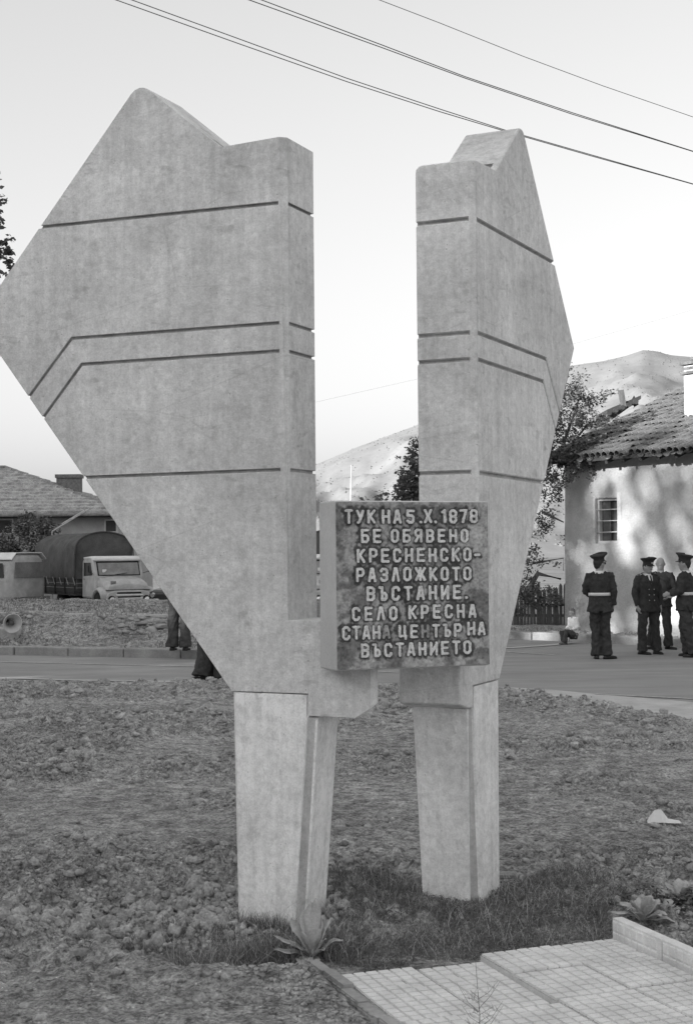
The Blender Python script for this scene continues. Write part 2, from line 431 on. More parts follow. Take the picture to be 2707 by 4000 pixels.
PATH_O = Vector((.045, 6.043, 0)); TA = R(20.6)
PT = Vector((math.cos(TA), math.sin(TA), 0)); PD = Vector((math.sin(TA), -math.cos(TA), 0))
GRASS = [gz(x, y)[:2] for x, y in ((470, 3700), (500, 3610), (640, 3590), (900, 3600), (1060, 3590), (1230, 3560), (1290, 3460), (1440, 3400), (1600, 3440), (1640, 3485), (1960, 3480), (2100, 3430),
         (2300, 3400), (2450, 3480), (2400, 3560), (2385, 3660), (1920, 3735), (1412, 3790), (1270, 3745), (1190, 3755), (1090, 3810), (900, 3800), (700, 3775), (580, 3740))]
def patchmask(X, Y):
    m = sstep(-.16, .20, fbm(X*.75+4, Y*.85, 3, 24))
    m = np.maximum(m, sstep(1.9, 1.2, np.hypot((X+.8), (Y-7.3)*1.1)))     # broken ground round the hollow
    return np.maximum(m, .8*sstep(2.6, 1.2, edge_y(X)-Y))               # and along the road edge
def gnd(X, Y):
    """height of the dirt field"""
    big = fbm(X*.35, Y*.35, 3, 21)*.05
    mid = fbm(X*1.7, Y*1.9, 4, 31)*.045
    fine = fbm(X*7, Y*9, 4, 41, .65)*.055
    lump = np.maximum(0, vn(X*11, Y*12, 51))**2*.06+np.maximum(0, vn(X*23, Y*25, 52))**2*.028
    calm = sstep(6.6, 5.6, Y)*sstep(.1, -.2, X-(Y-6)*.3)            # trodden slope in front on the left
    calm2 = .65*np.exp(-((X+2)/1.4)**2-((Y-9.5)/.8)**2)+.5*np.exp(-((X-1.0)/2.5)**2-((Y-10.2)/.5)**2)
    pm = patchmask(X, Y)
    rough = np.clip((.28+.85*pm)*(1-.8*calm)-calm2*.8, .10, 1.1)
    z = big*.8+mid*rough+(fine+lump)*rough
    # rubble hollow behind and left of the leg
    d = np.sqrt(((X+.82)/.75)**2+((Y-7.15)/.75)**2)
    z = z-.10*sstep(1.15, .6, d)+.03*np.exp(-((d-1.2)/.18)**2)
    # grassy hole cut below the trodden lip
    lipy = np.interp(X, [-1.15, -.95, -.7, -.45, -.22, -.08, .1], [6.55, 6.22, 6.06, 6.02, 6.0, 6.10, 6.2])
    hole = sstep(-1.15, -1.0, X)*sstep(.15, .0, X)*sstep(lipy-.01, lipy+.03, Y)*sstep(6.95, 6.5, Y)
    z = z-.15*hole
    z = z+.05*np.exp(-((Y-lipy+.12)/.14)**2)*sstep(-1.3, -.9, X)*sstep(.2, -.05, X)
    # level bed for the path slabs and the grass beside it
    a = (X-PATH_O.x)*PT.x+(Y-PATH_O.y)*PT.y; b = (X-PATH_O.x)*PD.x+(Y-PATH_O.y)*PD.y
    bed = sstep(-.26, -.14, a)*sstep(1.45, 1.3, a)*sstep(-.75, -.3, b)
    z = z*(1-bed)+(-.03)*bed
    # plinth area of both legs stays near zero
    for cx, cy in ((-.38, 6.85), (.75, 7.3)):
        w = np.exp(-((X-cx)/.4)**2-((Y-cy)/.4)**2); z = z*(1-.8*w)
    return z
rows = 3.2*np.exp(np.linspace(0, math.log(25/3.2), 640))
ang = np.concatenate([np.tan(np.radians(np.linspace(-60, -16.2, 16))), np.linspace(-.285, .285, 640), np.tan(np.radians(np.linspace(16.2, 60, 16)))])
Yg = np.repeat(rows[:, None], len(ang), 1); Xg = Yg*ang[None, :]
ey = edge_y(Xg); rag = fbm(Xg*2.2, Yg*2.2, 4, 61)*.16+vn(Xg*9, Yg*9, 5)*.05
Zg = gnd(Xg, Yg)+.02
d = (ey-Yg)+rag
nearroad = np.maximum(Zg, .0)*sstep(0, .5, d)+.012
mixr = sstep(.9, .5, d)
Zg = np.where(d > 0, nearroad*mixr+Zg*(1-mixr), -.08*sstep(0, -.1, d)+.012*(1-sstep(0, -.1, d)))
V, F = grid(Xg, Yg, Zg)
keep = (Yg[:-1, :-1] < ey[:-1, :-1]+1.2).ravel()
# lift tiny bit above the road everywhere inside the field
V[:, 2] += .0
structure(npmesh('dirt_field', V, F[keep], 'dirt', smooth=True))
# the near part behind the camera
X, Y = np.meshgrid(np.linspace(-40, 40, 20), np.linspace(-30, 3.3, 8))
V, F = grid(X, Y, np.full_like(X, -.12)); structure(npmesh('dirt_apron', V, F, 'dirt'))
def gh(x, y): return float(gnd(np.array([x]), np.array([y]))[0])+.02

# pale gravel strip between dirt and asphalt on the right
pts = []
for (x0, y0), (x1, y1) in (((1700, 2676), (1700, 2681)), ((1955, 2684), (1955, 2694)), ((2150, 2695), (2150, 2722)), ((2330, 2712), (2330, 2762)), ((2520, 2728), (2520, 2795)), ((2707, 2744), (2707, 2835)), ((3100, 2790), (3100, 2960)), ((3700, 2850), (3700, 3300))):
    pts.append((gz(x0, y0), gz(x1, y1+14)))
mb = MB(); vs = []
for i, (a, b) in enumerate(pts):
    for k in range(7): p = a.lerp(b, k/6); vs.append((p.x, p.y, .004))
mb.add(vs, [(i*7+k, i*7+k+1, (i+1)*7+k+1, (i+1)*7+k) for i in range(len(pts)-1) for k in range(6)])
structure(mb.build('road_shoulder', 'gravel_strip'))
# painted / worn lines on the road
def roadline(pix, w, v='paint', z=.006):
    mb = MB(); P = [gz(x, y) for x, y in pix]; vs = []
    for i, p in enumerate(P):
        t = (P[min(i+1, len(P)-1)]-P[max(i-1, 0)]).normalized(); n = Vector((-t.y, t.x, 0))
        vs += [(p+n*w/2)+Vector((0, 0, z)), (p-n*w/2)+Vector((0, 0, z))]
    mb.add(vs, [(2*i, 2*i+1, 2*i+3, 2*i+2) for i in range(len(P)-1)])
    return structure(mb.build('road_marking', v))
roadline([(-900, 2572), (0, 2586), (757, 2604), (1200, 2612), (1560, 2628)], .10)
roadline([(1900, 2542), (1977, 2547), (2164, 2559)], .10)
roadline([(2323, 2713), (2500, 2722), (2707, 2732), (3000, 2750)], .07, z=.010)
roadline([(1900, 2536), (2010, 2531), (2150, 2521), (2230, 2512)], .22, 'gravel_strip', .010)
roadline([(-700, 2646), (60, 2652), (300, 2659), (757, 2666), (1000, 2668)], .13, 'gravel_strip', .0105)

# ------------------------------------------------------------------ pavements behind both kerbs, bank on the left
KL0 = Vector((-6.11, 25.54, 0)); KLd = (Vector((-2.587, 24.128, 0))-KL0).normalized(); KLn = Vector((-KLd.y, KLd.x, 0))
KR0 = Vector((3.215, 28.776, 0)); KRd = (Vector((5.841, 25.865, 0))-KR0).normalized(); KRn = Vector((-KRd.y, KRd.x, 0))
def bank(X, Y):
    d = (X-KL0.x)*KLn.x+(Y-KL0.y)*KLn.y; s = (X-KL0.x)*KLd.x+(Y-KL0.y)*KLd.y
    wob = fbm(X*.6, Y*.6, 3, 71)*.28
    zl = .12+fbm(X*3, Y*3, 4, 72)*.03
    zl = zl+.42*sstep(1.3, 2.6, d+wob)+.06*sstep(.4, 1.6, d)
    zl = zl+.05*sstep(2.8, 5.0, d)+fbm(X*2.2, Y*2.2, 5, 73, .6)*.11*sstep(.7, 2.2, d)
    zl = zl-1.75*sstep(8, 20, d)
    fade = sstep(6.6, 5.2, s)
    zl = np.where(d > .27, zl*fade-.3*(1-fade), -.15)
    d2 = (X-KR0.x)*KRn.x+(Y-KR0.y)*KRn.y; s2 = (X-KR0.x)*KRd.x+(Y-KR0.y)*KRd.y
    zr = .13+fbm(X*2.5, Y*2.5, 4, 75)*.045
    zr = np.where(d2 > .2, zr, -.15)
    f2 = sstep(-4.5, -3.2, s2)
    zr = zr*f2-.2*(1-f2)
    return np.where(X < -.6, zl, zr)
X, Y = np.meshgrid(np.concatenate([np.linspace(-40, -8.5, 40), np.linspace(-8.3, 9, 420), np.linspace(9.3, 30, 30)]), np.concatenate([np.linspace(10, 23, 10), np.linspace(23.2, 36, 330), np.linspace(36.4, 60, 50)]))
Z = bank(X, Y); Z = np.where(Y < 22.5, -.15, Z)
V, F = grid(X, Y, Z)
fc = V[F].mean(1); keep = (V[F][:, :, 2].max(1) > -.12) | (fc[:, 1] > 33)
bank_o = structure(npmesh('earth_bank', V, F[keep], 'dirt', smooth=True))
def bh(x, y): return float(bank(np.array([float(x)]), np.array([float(y)]))[0])

# kerb stones, one object each
def kerb(P0, d, n, s0, s1, z1, m_at, name, wid=.27, ln=1.1):
    base = MB(); s = s0; root = None
    root = bpy.data.objects.new(name, None); COL.objects.link(root); root['kind'] = 'structure'
    while s < s1:
        L_ = ln-.02; mb = MB(); jz = random.uniform(-.012, .012); jn = random.uniform(-.015, .015)
        q = P0+d*(s+L_/2)+n*(wid/2+jn)
        rot = Matrix(((d.x, n.x, 0), (d.y, n.y, 0), (0, 0, 1)))
        mb.box(q+Vector((0, 0, (z1+jz)/2-.05)), (L_, wid, z1+jz+.1), rot)
        mb.build('kerb_stone', m_at(s), root, bevel=.02)
        s += ln
kerb(KL0, KLd, KLn, -14, 4.9, .15, lambda s: 'kerb', 'left_kerb')
kerb(KR0, KRd, KRn, -4.2, 6.5, .15, lambda s: 'kerb_pale' if -.6 < s < 1.8 else 'kerb', 'right_kerb', ln=.95)  # sunlit stretch gets paler stones, sunlight put into their colour

# ------------------------------------------------------------------ the monument
TH = R(24.43)
E1 = Vector((math.cos(TH), -math.sin(TH), 0)); E2 = Vector((math.sin(TH), math.cos(TH), 0)); UP = Vector((0, 0, 1))
LO = Vector((-.2765, 6.787, 0)); RO = Vector((.6475, 7.154, 0)); TK = .313
mon = thing('monument', 'tall pale concrete memorial of two winged pylons carrying an inscribed square plaque', 'monument', (0.2, 6.9, 0))
inv = Matrix.Translation((-.2, -6.9, 0))
def mpart(mb, name, m, parent=None, **k):
    mb.v = [tuple(Vector(p)-Vector((.2, 6.9, 0))) for p in mb.v]
    return mb.build(name, m, mon if parent is None else parent, **k)
CPT, NPT, PPT, WPT, KPT = (0, 3.705), (.341, 3.714), (.802, 4.085), (1.807, 2.975), (.304, 1.093)
def pylon(O, U, W, arm, chin, flip):
    """U runs outward along the broad face, W through the thickness"""
    dz = -.008 if flip else .010
    body = [(0, 3.705+dz), (0, 1.432), (-arm, 1.432), (-arm, .99+chin), (-arm+.12, .99), (-.10, .99), (-.10, 1.093), KPT, WPT, PPT, (.341, 3.714-dz)]
    bm = bmesh.new()
    n = len(body)
    fr = [bm.verts.new(O+U*u+UP*z) for u, z in body]; bk = [bm.verts.new(O+U*u+UP*z+W*TK) for u, z in body]
    bm.faces.new(fr); bm.faces.new(bk[::-1])
    for i in range(n): bm.faces.new((fr[(i+1) % n], fr[i], bk[i], bk[(i+1) % n]))
    if not flip:                        # the end of the left arm is mitred back
        for v in (bk[2], bk[3]): v.co += U*.185
        bk[4].co += U*.06
    bmesh.ops.recalc_face_normals(bm, faces=bm.faces)
    bm.edges.ensure_lookup_table()
    def edge(a, b): return bm.edges.get((a, b))
    e = [edge(fr[0], fr[1])]
    tip = [edge(fr[2], fr[3])]
    bmesh.ops.bevel(bm, geom=e, offset=.030, segments=1, affect='EDGES', profile=.5)
    tw = TK if flip else 0
    tip = [x for x in bm.edges if all(abs((v.co-O).dot(U)+arm) < 1e-4 and abs((v.co-O).dot(W)-tw) < 1e-4 for v in x.verts) and abs(x.verts[0].co.z-x.verts[1].co.z) > .2]
    bmesh.ops.bevel(bm, geom=tip, offset=.012 if flip else .04, segments=1, affect='EDGES', profile=.5)
    tops = [x for x in bm.edges if all(v.co.z > 3.69 for v in x.verts) and len(x.link_faces) == 2 and x.calc_face_angle(0) > .3]
    # ridge edges across the thickness, rounded as cast
    pe = [x for x in tops if abs((x.verts[0].co-x.verts[1].co).dot(W)) > .2 and x.verts[0].co.z > 3.9]
    bmesh.ops.bevel(bm, geom=pe, offset=.07, segments=4, affect='EDGES', profile=.5)
    if flip:
        te = [x for x in bm.edges if all(abs((v.co-O).dot(W)-TK) < 1e-3 and v.co.z > 3.65 and (v.co-O).dot(U) < .36 for v in x.verts) and abs(x.verts[0].co.z-x.verts[1].co.z) < .1]
        bmesh.ops.bevel(bm, geom=te, offset=.035, segments=3, affect='EDGES', profile=.5)
    me = bpy.data.meshes.new('pylon'); bm.to_mesh(me); bm.free()
    tmp = bpy.data.objects.new('tmp', me); COL.objects.link(tmp)
    # grooves are cut into both faces
    cut = MB(); g = .0075; dp = .017
    def gl(path, pre=0):
        P = [Vector((a, b)) for a, b in path]; up, dn = [], []
        for i, p in enumerate(P):
            if i == 0: t = (P[1]-P[0]).normalized(); nn = Vector((-t.y, t.x)); k = 1
            elif i == len(P)-1: t = (P[-1]-P[-2]).normalized(); nn = Vector((-t.y, t.x)); k = 1
            else:
                t0, t1 = (P[i]-P[i-1]).normalized(), (P[i+1]-P[i]).normalized(); n0, n1 = Vector((-t0.y, t0.x)), Vector((-t1.y, t1.x))
                nn = (n0+n1).normalized(); k = 1/nn.dot(n0)
            up.append(p+nn*g*k); dn.append(p-nn*g*k)
        poly = [tuple(p) for p in up+dn[::-1]]
        cut.prism(poly, O, U, UP, W, -.05, dp)
    gl([(.036, 3.40), (1.46, 3.424)]); gl([(.036, 2.831), (1.207, 2.839), (1.56, 2.464)])
    gl([(.036, 2.698), (1.148, 2.704), (1.49, 2.331)]); gl([(.036, 2.138), (1.30, 2.133)])
    for z in (3.40, 2.831, 2.698, 2.138):
        cut.prism([(-.05, z-g), (dp, z-g), (dp, z+g), (-.05, z+g)], O, U, UP, W, .036, TK+.05)
    # formwork joint below the wing
    # broken hollow at the notch
    cut.prism([(.325, 3.700), (.42, 3.700), (.42, 3.775), (.36, 3.775)], O, U, UP, W, .04, .10)
    tmp.data.materials.append(M['concrete']); co = cut.build('cut', 'groove')
    md = tmp.modifiers.new('b', 'BOOLEAN'); md.operation = 'DIFFERENCE'; md.solver = 'EXACT'; md.object = co
    if hasattr(md, 'material_mode'): md.material_mode = 'TRANSFER'
    bpy.context.view_layer.update(); evaluated(tmp)
    me = tmp.data; bpy.data.objects.remove(tmp); bpy.data.objects.remove(co)
    me.transform(Matrix.Translation((-.2, -6.9, 0)))
    o = link('pylon', me, None, mon, bevel=.009); o.modifiers['bevel'].segments = 1
    # leg: tapers towards the ground, recessed strip along the inner corner
    mb = MB(); rings = []
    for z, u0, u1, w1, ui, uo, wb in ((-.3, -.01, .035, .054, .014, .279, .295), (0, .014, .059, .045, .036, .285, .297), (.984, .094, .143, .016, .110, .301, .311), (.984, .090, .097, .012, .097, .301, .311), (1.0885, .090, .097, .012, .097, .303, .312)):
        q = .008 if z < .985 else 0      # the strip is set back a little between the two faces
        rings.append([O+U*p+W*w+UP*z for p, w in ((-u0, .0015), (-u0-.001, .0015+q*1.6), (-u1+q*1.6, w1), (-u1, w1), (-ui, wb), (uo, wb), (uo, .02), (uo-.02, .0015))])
    k = 8
    mb.add([p for r in rings for p in r], [(i*k+j, i*k+(j+1) % k, (i+1)*k+(j+1) % k, (i+1)*k+j) for i in range(4) for j in range(k)]+[tuple(range(k)), tuple(range(4*k, 5*k))])
    lg = mpart(mb, 'leg', 'concrete_leg_lit', bevel=.002); lg.data.materials.append(M['concrete_strip'])
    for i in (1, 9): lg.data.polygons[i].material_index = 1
    return o
pylon(LO, -E1, E2, .458, .07, False)
pylon(RO, E2, -E1, .292, .03, True)

# plaque
PO = Vector((-.053, 6.47, 0)); PW, PZ0, PZ1 = .763, 1.218, 1.980
PN = Vector((PT.y, -PT.x, 0))                     # towards the viewer
GL = {}
def glyphs():
    h = .095
    def O_(w): W = w-h; T = 1-h; c = .13; return [[(h+c, h), (h, h+c), (h, T-c), (h+c, T), (W-c, T), (W, T-c), (W, h+c), (W-c, h), (h+c, h)]]
    w = .62; W = w-h; T = 1-h; c = .12; m = .5
    g = {}
    g['Т'] = (w, [[(h, T), (W, T)], [(w/2, T), (w/2, h)]])
    g['У'] = (w, [[(h, T), (w/2+.01, .42)], [(W, T), (w*.4, h+.06), (h+.06, h)]])
    g['К'] = (w, [[(h, h), (h, T)], [(W, T), (h+.06, m)], [(h+.1, m+.04), (W, h)]])
    g['Н'] = (w, [[(h, h), (h, T)], [(W, h), (W, T)], [(h, m), (W, m)]])
    g['А'] = (w, [[(h, h), (w*.43, T), (w*.57, T), (W, h)], [(h+.08, .30), (W-.08, .30)]])
    g['Л'] = (w, [[(h, h), (w*.43, T), (w*.57, T), (W, h)]])
    g['5'] = (w, [[(W, T), (h, T), (h, .58), (W-c, .58), (W, .46), (W, h+c), (W-c, h), (h+c, h), (h, h+c)]])
    g['.'] = (.24, [[(.12, h), (.12, h+.02)]])
    g['Х'] = (w, [[(h, h), (W, T)], [(h, T), (W, h)]])
    g['1'] = (.42, [[(.12, .78), (.28, T), (.28, h)]])
    g['8'] = (w, [[(h+c, h), (h, h+c), (h, m-.09), (h+.09, m), (h, m+.09), (h, T-c), (h+c, T), (W-c, T), (W, T-c), (W, m+.09), (W-.09, m), (W, m-.09), (W, h+c), (W-c, h), (h+c, h)], [(h+.09, m), (W-.09, m)]])
    g['7'] = (w, [[(h, T), (W, T), (w*.42, h)]])
    g['Б'] = (w, [[(W, T), (h, T), (h, h), (W-c, h), (W, h+c), (W, m-.07), (W-c, m+.04), (h, m+.04)]])
    g['Е'] = (w, [[(W, T), (h, T), (h, h), (W, h)], [(h, m), (W-.06, m)]])
    g['О'] = (w, O_(w))
    g['Я'] = (w, [[(W, h), (W, T), (h+c, T), (h, T-c), (h, m+.08), (h+c, m-.02), (W, m-.02)], [(w/2+.04, m-.02), (h, h)]])
    g['В'] = (w, [[(h, h), (h, T), (W-c, T), (W, T-c), (W, m+.1), (W-.09, m), (W, m-.1), (W, h+c), (W-c, h), (h, h)], [(h, m), (W-.09, m)]])
    g['Р'] = (w, [[(h, h), (h, T), (W-c, T), (W, T-c), (W, m+.06), (W-c, m-.06), (h, m-.06)]])
    g['С'] = (w, [[(W, T-c-.06), (W, T-c), (W-c, T), (h+c, T), (h, T-c), (h, h+c), (h+c, h), (W-c, h), (W, h+c), (W, h+c+.06)]])
    g['З'] = (w, [[(h, T-c-.03), (h+c, T), (W-c, T), (W, T-c), (W, m+.1), (W-.1, m), (W, m-.1), (W, h+c), (W-c, h), (h+c, h), (h, h+c+.03)], [(w*.45, m), (W-.1, m)]])
    g['Ж'] = (.84, [[(.42, h), (.42, T)], [(h, T), (.34, m), (h, h)], [(.84-h, T), (.5, m), (.84-h, h)], [(.34, m), (.5, m)]])
    g['И'] = (w, [[(h, T), (h, h)], [(h, h+.08), (W, T-.08)], [(W, h), (W, T)]])
    g['Ъ'] = (w, [[(h*.6, T), (w*.36, T), (w*.36, h), (W-c, h), (W, h+c), (W, m-.1), (W-c, m+.02), (w*.36, m+.02)]])
    g['Ц'] = (w+.04, [[(h, T), (h, h+.1), (W, h+.1)], [(W-.05, T), (W-.05, h+.1)], [(W+.02, h+.1), (W+.02, 0)]])
    g['-'] = (.42, [[(.06, .46), (.34, .46)]])
    return g
GL = glyphs()
HW = .088
def segd(px, py, a, b):
    ax, ay = a; bx, by = b; dx, dy = bx-ax, by-ay; l = dx*dx+dy*dy+1e-12
    t = np.clip(((px-ax)*dx+(py-ay)*dy)/l, 0, 1); return np.hypot(px-ax-t*dx, py-ay-t*dy)
def sdf(ch, px, py):
    d = np.full(px.shape, 9.)
    for st in GL[ch][1]:
        for a, b in zip(st[:-1], st[1:]): d = np.minimum(d, segd(px, py, a, b))
    return d-HW
WORDS = [("ТУК", 0.046, 0.195, 1.875, 1.940), ("НА", 0.225, 0.321, 1.875, 1.940), ("5.", 0.345, 0.424, 1.875, 1.940), ("Х.", 0.432, 0.498, 1.876, 1.941), ("1878", 0.518, 0.703, 1.877, 1.942),
 ("БЕ", 0.123, 0.221, 1.787, 1.852), ("ОБЯВЕНО", 0.268, 0.654, 1.789, 1.852), ("КРЕСНЕНСКО-", 0.103, 0.713, 1.700, 1.765), ("РАЗЛОЖКОТО", 0.098, 0.667, 1.613, 1.678), ("ВЪСТАНИЕ.", 0.147, 0.650, 1.527, 1.594),
 ("СЕЛО", 0.077, 0.296, 1.439, 1.503), ("КРЕСНА", 0.351, 0.691, 1.440, 1.505), ("СТАНА", 0.029, 0.261, 1.356, 1.419), ("ЦЕНТЪР", 0.301, 0.615, 1.355, 1.418), ("НА", 0.644, 0.736, 1.359, 1.423), ("ВЪСТАНИЕТО", 0.118, 0.662, 1.274, 1.338)]
placed = []
for w, s0, s1, z0, z1 in WORDS:
    H = z1-z0; tot = sum(GL[c][0] for c in w); gap = ((s1-s0)/H-tot)/max(1, len(w)-1)
    sc = 1.0
    if gap < .05: sc = ((s1-s0)/H-.07*(len(w)-1))/tot; gap = .07
    s = s0
    for c in w: placed.append((c, s, z0+random.uniform(-.001, .001), H, sc)); s += (GL[c][0]*sc+gap)*H
# plaque block and its rough front, with the dark paint round the letters
mb = MB(); poly = [(0, PZ0), (PW, PZ0), (PW, PZ1), (0, PZ1)]
mb.prism(poly, PO-PN*.006, PT, UP, -PN, 0, .205)
plq_mat = mat('plaque_side', .62, .93, .08, 4, .6, 90, stain=.1)
plaque = mpart(mb, 'plaque', plq_mat, bevel=.008)
n = 300
S, ZZ = np.meshgrid(np.linspace(.006, PW-.006, n), np.linspace(PZ0+.006, PZ1-.006, n))
dist = np.full(S.shape, 9.)
for c, s, z0, H, sc in placed:
    i = (S > s-.05) & (S < s+.1) & (ZZ > z0-.05) & (ZZ < z0+H+.05)
    dist[i] = np.minimum(dist[i], sdf(c, (S[i]-s)/H/sc, (ZZ[i]-z0)/H)*H)
halo = sstep(.021, .006, dist+fbm(S*60, ZZ*60, 3, 81)*.014+fbm(S*14, ZZ*14, 2, 82)*.010)
stain = sstep(.06, .34, fbm(S*7+3, ZZ*8, 5, 83, .6)+.30*np.exp(-((S-.03)/.12)**2-((ZZ-1.33)/.07)**2)*2+.5*np.exp(-((S-.74)/.07)**2-((ZZ-1.40)/.05)**2)+.4*np.exp(-((S-.72)/.08)**2-((ZZ-1.29)/.02)**2)+.35*np.exp(-((S-.4)/.35)**2-((ZZ-1.93)/.035)**2))
grit = fbm(S*90, ZZ*90, 3, 84, .7)+.8*fbm(S*35, ZZ*35, 3, 86, .7)
patch = fbm(S*9, ZZ*5, 4, 88)
col = .36+.17*grit+.12*patch
col = col*(1-.80*np.maximum(halo*.98, stain*.62))
rel = grit*.0016+fbm(S*25, ZZ*25, 3, 85)*.0018
base = PO-Vector((.2, 6.9, 0))
Vp = np.stack([base.x+PT.x*S+PN.x*rel, base.y+PT.y*S+PN.y*rel, ZZ], 2).reshape(-1, 3)
i = (np.arange(n-1)[:, None]*n+np.arange(n-1)[None, :]).ravel()
front = npmesh('plaque_front', Vp, np.stack([i, i+1, i+n+1, i+n], 1), None, plaque, True)
ca = front.data.color_attributes.new('tone', 'FLOAT_COLOR', 'POINT')
cc = np.ones((n*n, 4), np.float32); cc[:, :3] = np.clip(col, .02, 1).reshape(-1, 1); ca.data.foreach_set('color', cc.ravel())
fm = bpy.data.materials.new('plaque_paint'); fm.use_nodes = True; nt = fm.node_tree
a = nt.nodes.new('ShaderNodeAttribute'); a.attribute_name = 'tone'; b = nt.nodes['Principled BSDF']; b.inputs['Roughness'].default_value = .9; b.inputs['Specular IOR Level'].default_value = .15
nt.links.new(a.outputs['Color'], b.inputs['Base Color']); front.data.materials.append(fm)
M['letter'] = mat('letter', .72, .9, .16, 50, .5, 200, stain=.12, stain_scale=25)
M['letter_worn'] = mat('letter_worn', .36, .9, .2, 50, .5, 200, stain=.3, stain_scale=25)
for idx, (c, s, z0, H, sc) in enumerate(placed):
    N_ = 26; w = GL[c][0]; nx = int(N_*w)+4
    gx, gy = np.meshgrid((np.arange(nx+1)-2)*w/(nx-4), (np.arange(N_+5)-2)/N_)
    wob = fbm(gx*7+idx*3.7, gy*7, 2, 91)*.022
    D = sdf(c, gx, gy)+wob
    cx, cy = (gx[:-1, :-1]+gx[1:, 1:])/2, (gy[:-1, :-1]+gy[1:, 1:])/2
    ins = (sdf(c, cx, cy)+fbm(cx*7+idx*3.7, cy*7, 2, 91)*.022) < 0
    gyD, gxD = np.gradient(D, 1/N_, w/(nx-4)); gl_ = gxD**2+gyD**2+1e-6
    h_, w_ = D.shape
    touch_in = np.zeros((h_, w_), bool); touch_out = np.ones((h_, w_), bool)
    pad = np.zeros((h_+1, w_+1), bool); pad[1:-1, 1:-1] = ins
    four = pad[:-1, :-1].astype(int)+pad[1:, :-1]+pad[:-1, 1:]+pad[1:, 1:]
    bd = (four > 0) & (four < 4)
    mvx = np.clip(-D*gxD/gl_, -.03, .03); mvy = np.clip(-D*gyD/gl_, -.03, .03)
    px = np.where(bd, gx+mvx, gx); py = np.where(bd, gy+mvy, gy)
    ids = -np.ones((h_, w_), int); vs = []; fs = []
    def vid(j, i_):
        if ids[j, i_] < 0:
            ids[j, i_] = len(vs)//2
            q = PO+PT*(s+px[j, i_]*H*sc)+UP*(z0+py[j, i_]*H)-Vector((.2, 6.9, 0))
            vs.append(q+PN*.0065); vs.append(q-PN*.002)
        return ids[j, i_]
    for j in range(h_-1):
        for i_ in range(w_-1):
            if not ins[j, i_]: continue
            q = [vid(j, i_), vid(j, i_+1), vid(j+1, i_+1), vid(j+1, i_)]
            fs.append(tuple(2*k for k in q))
            for (dj, di, e) in ((-1, 0, (0, 1)), (0, 1, (1, 2)), (1, 0, (2, 3)), (0, -1, (3, 0))):
                jj, ii = j+dj, i_+di
                if jj < 0 or ii < 0 or jj >= h_-1 or ii >= w_-1 or not ins[jj, ii]:
                    p0, p1 = q[e[0]], q[e[1]]; fs.append((2*p1, 2*p0, 2*p0+1, 2*p1+1))
    mb = MB(); mb.add(vs, fs)
    worn = (sum(1 for k in placed[:idx] if k[2] > 0) in (66, 69))
    mb.build('letter', 'letter_worn' if worn else 'letter', plaque, fix=False)

# ------------------------------------------------------------------ path of grooved slabs
path = structure(bpy.data.objects.new('path', None)); COL.objects.link(path)
def slab(a0, a1, b0, b1, z=.03):
    cell = .0545; nx = max(1, round((a1-a0)/cell)); ny = max(1, round((b1-b0)/cell)); mb = MB()
    dz = random.uniform(-.004, .004); ta, tb = random.uniform(-.004, .004), random.uniform(-.004, .004)
    def P(a, b, z_): return PATH_O+PT*a+PD*b+UP*(z_+dz+ta*(a-a0)/.5+tb*(b-b0)/.5)
    mb.add([P(a, b, zz) for zz in (-.04, z-.009) for a, b in ((a0, b0), (a1, b0), (a1, b1), (a0, b1))], [(0, 1, 2, 3), (4, 5, 6, 7), (0, 1, 5, 4), (1, 2, 6, 5), (2, 3, 7, 6), (3, 0, 4, 7)])
    cw, ch = (a1-a0)/nx, (b1-b0)/ny; g = .0036
    for i in range(nx):
        for j in range(ny):
            x0, x1 = a0+i*cw+g, a0+(i+1)*cw-g; y0, y1 = b0+j*ch+g, b0+(j+1)*ch-g; r = .0018
            hz = z+random.uniform(-.0007, .0007)
            if random.random() < .02: hz -= .004
            mb.add([P(x0, y0, z-.0095), P(x1, y0, z-.0095), P(x1, y1, z-.0095), P(x0, y1, z-.0095), P(x0+r, y0+r, hz), P(x1-r, y0+r, hz), P(x1-r, y1-r, hz), P(x0+r, y1-r, hz)],
                   [(4, 5, 6, 7), (0, 1, 5, 4), (1, 2, 6, 5), (2, 3, 7, 6), (3, 0, 4, 7)])
    o = mb.build('paving_slab', 'slab', path); o.data.materials.append(M['dirt'])
    for f_ in o.data.polygons:
        if f_.index == 1: f_.material_index = 1
for s_ in ((-.115, .205, .05, .685), (.213, .508, .09, .685), (.542, .873, .0, .298), (.880, 1.196, -.01, .294), (.542, .873, .306, .655), (.880, 1.196, .302, .645),
           (-.11, .215, .697, 1.05), (.222, .54, .693, 1.04), (.548, .885, .665, 1.03), (.897, 1.215, .655, 1.02), (1.222, 1.5, .64, 1.0), (.222, .54, 1.05, 1.4), (.548, .885, 1.04, 1.4), (.897, 1.215, 1.03, 1.4), (-.11, .215, 1.06, 1.4)):
    slab(*s_)
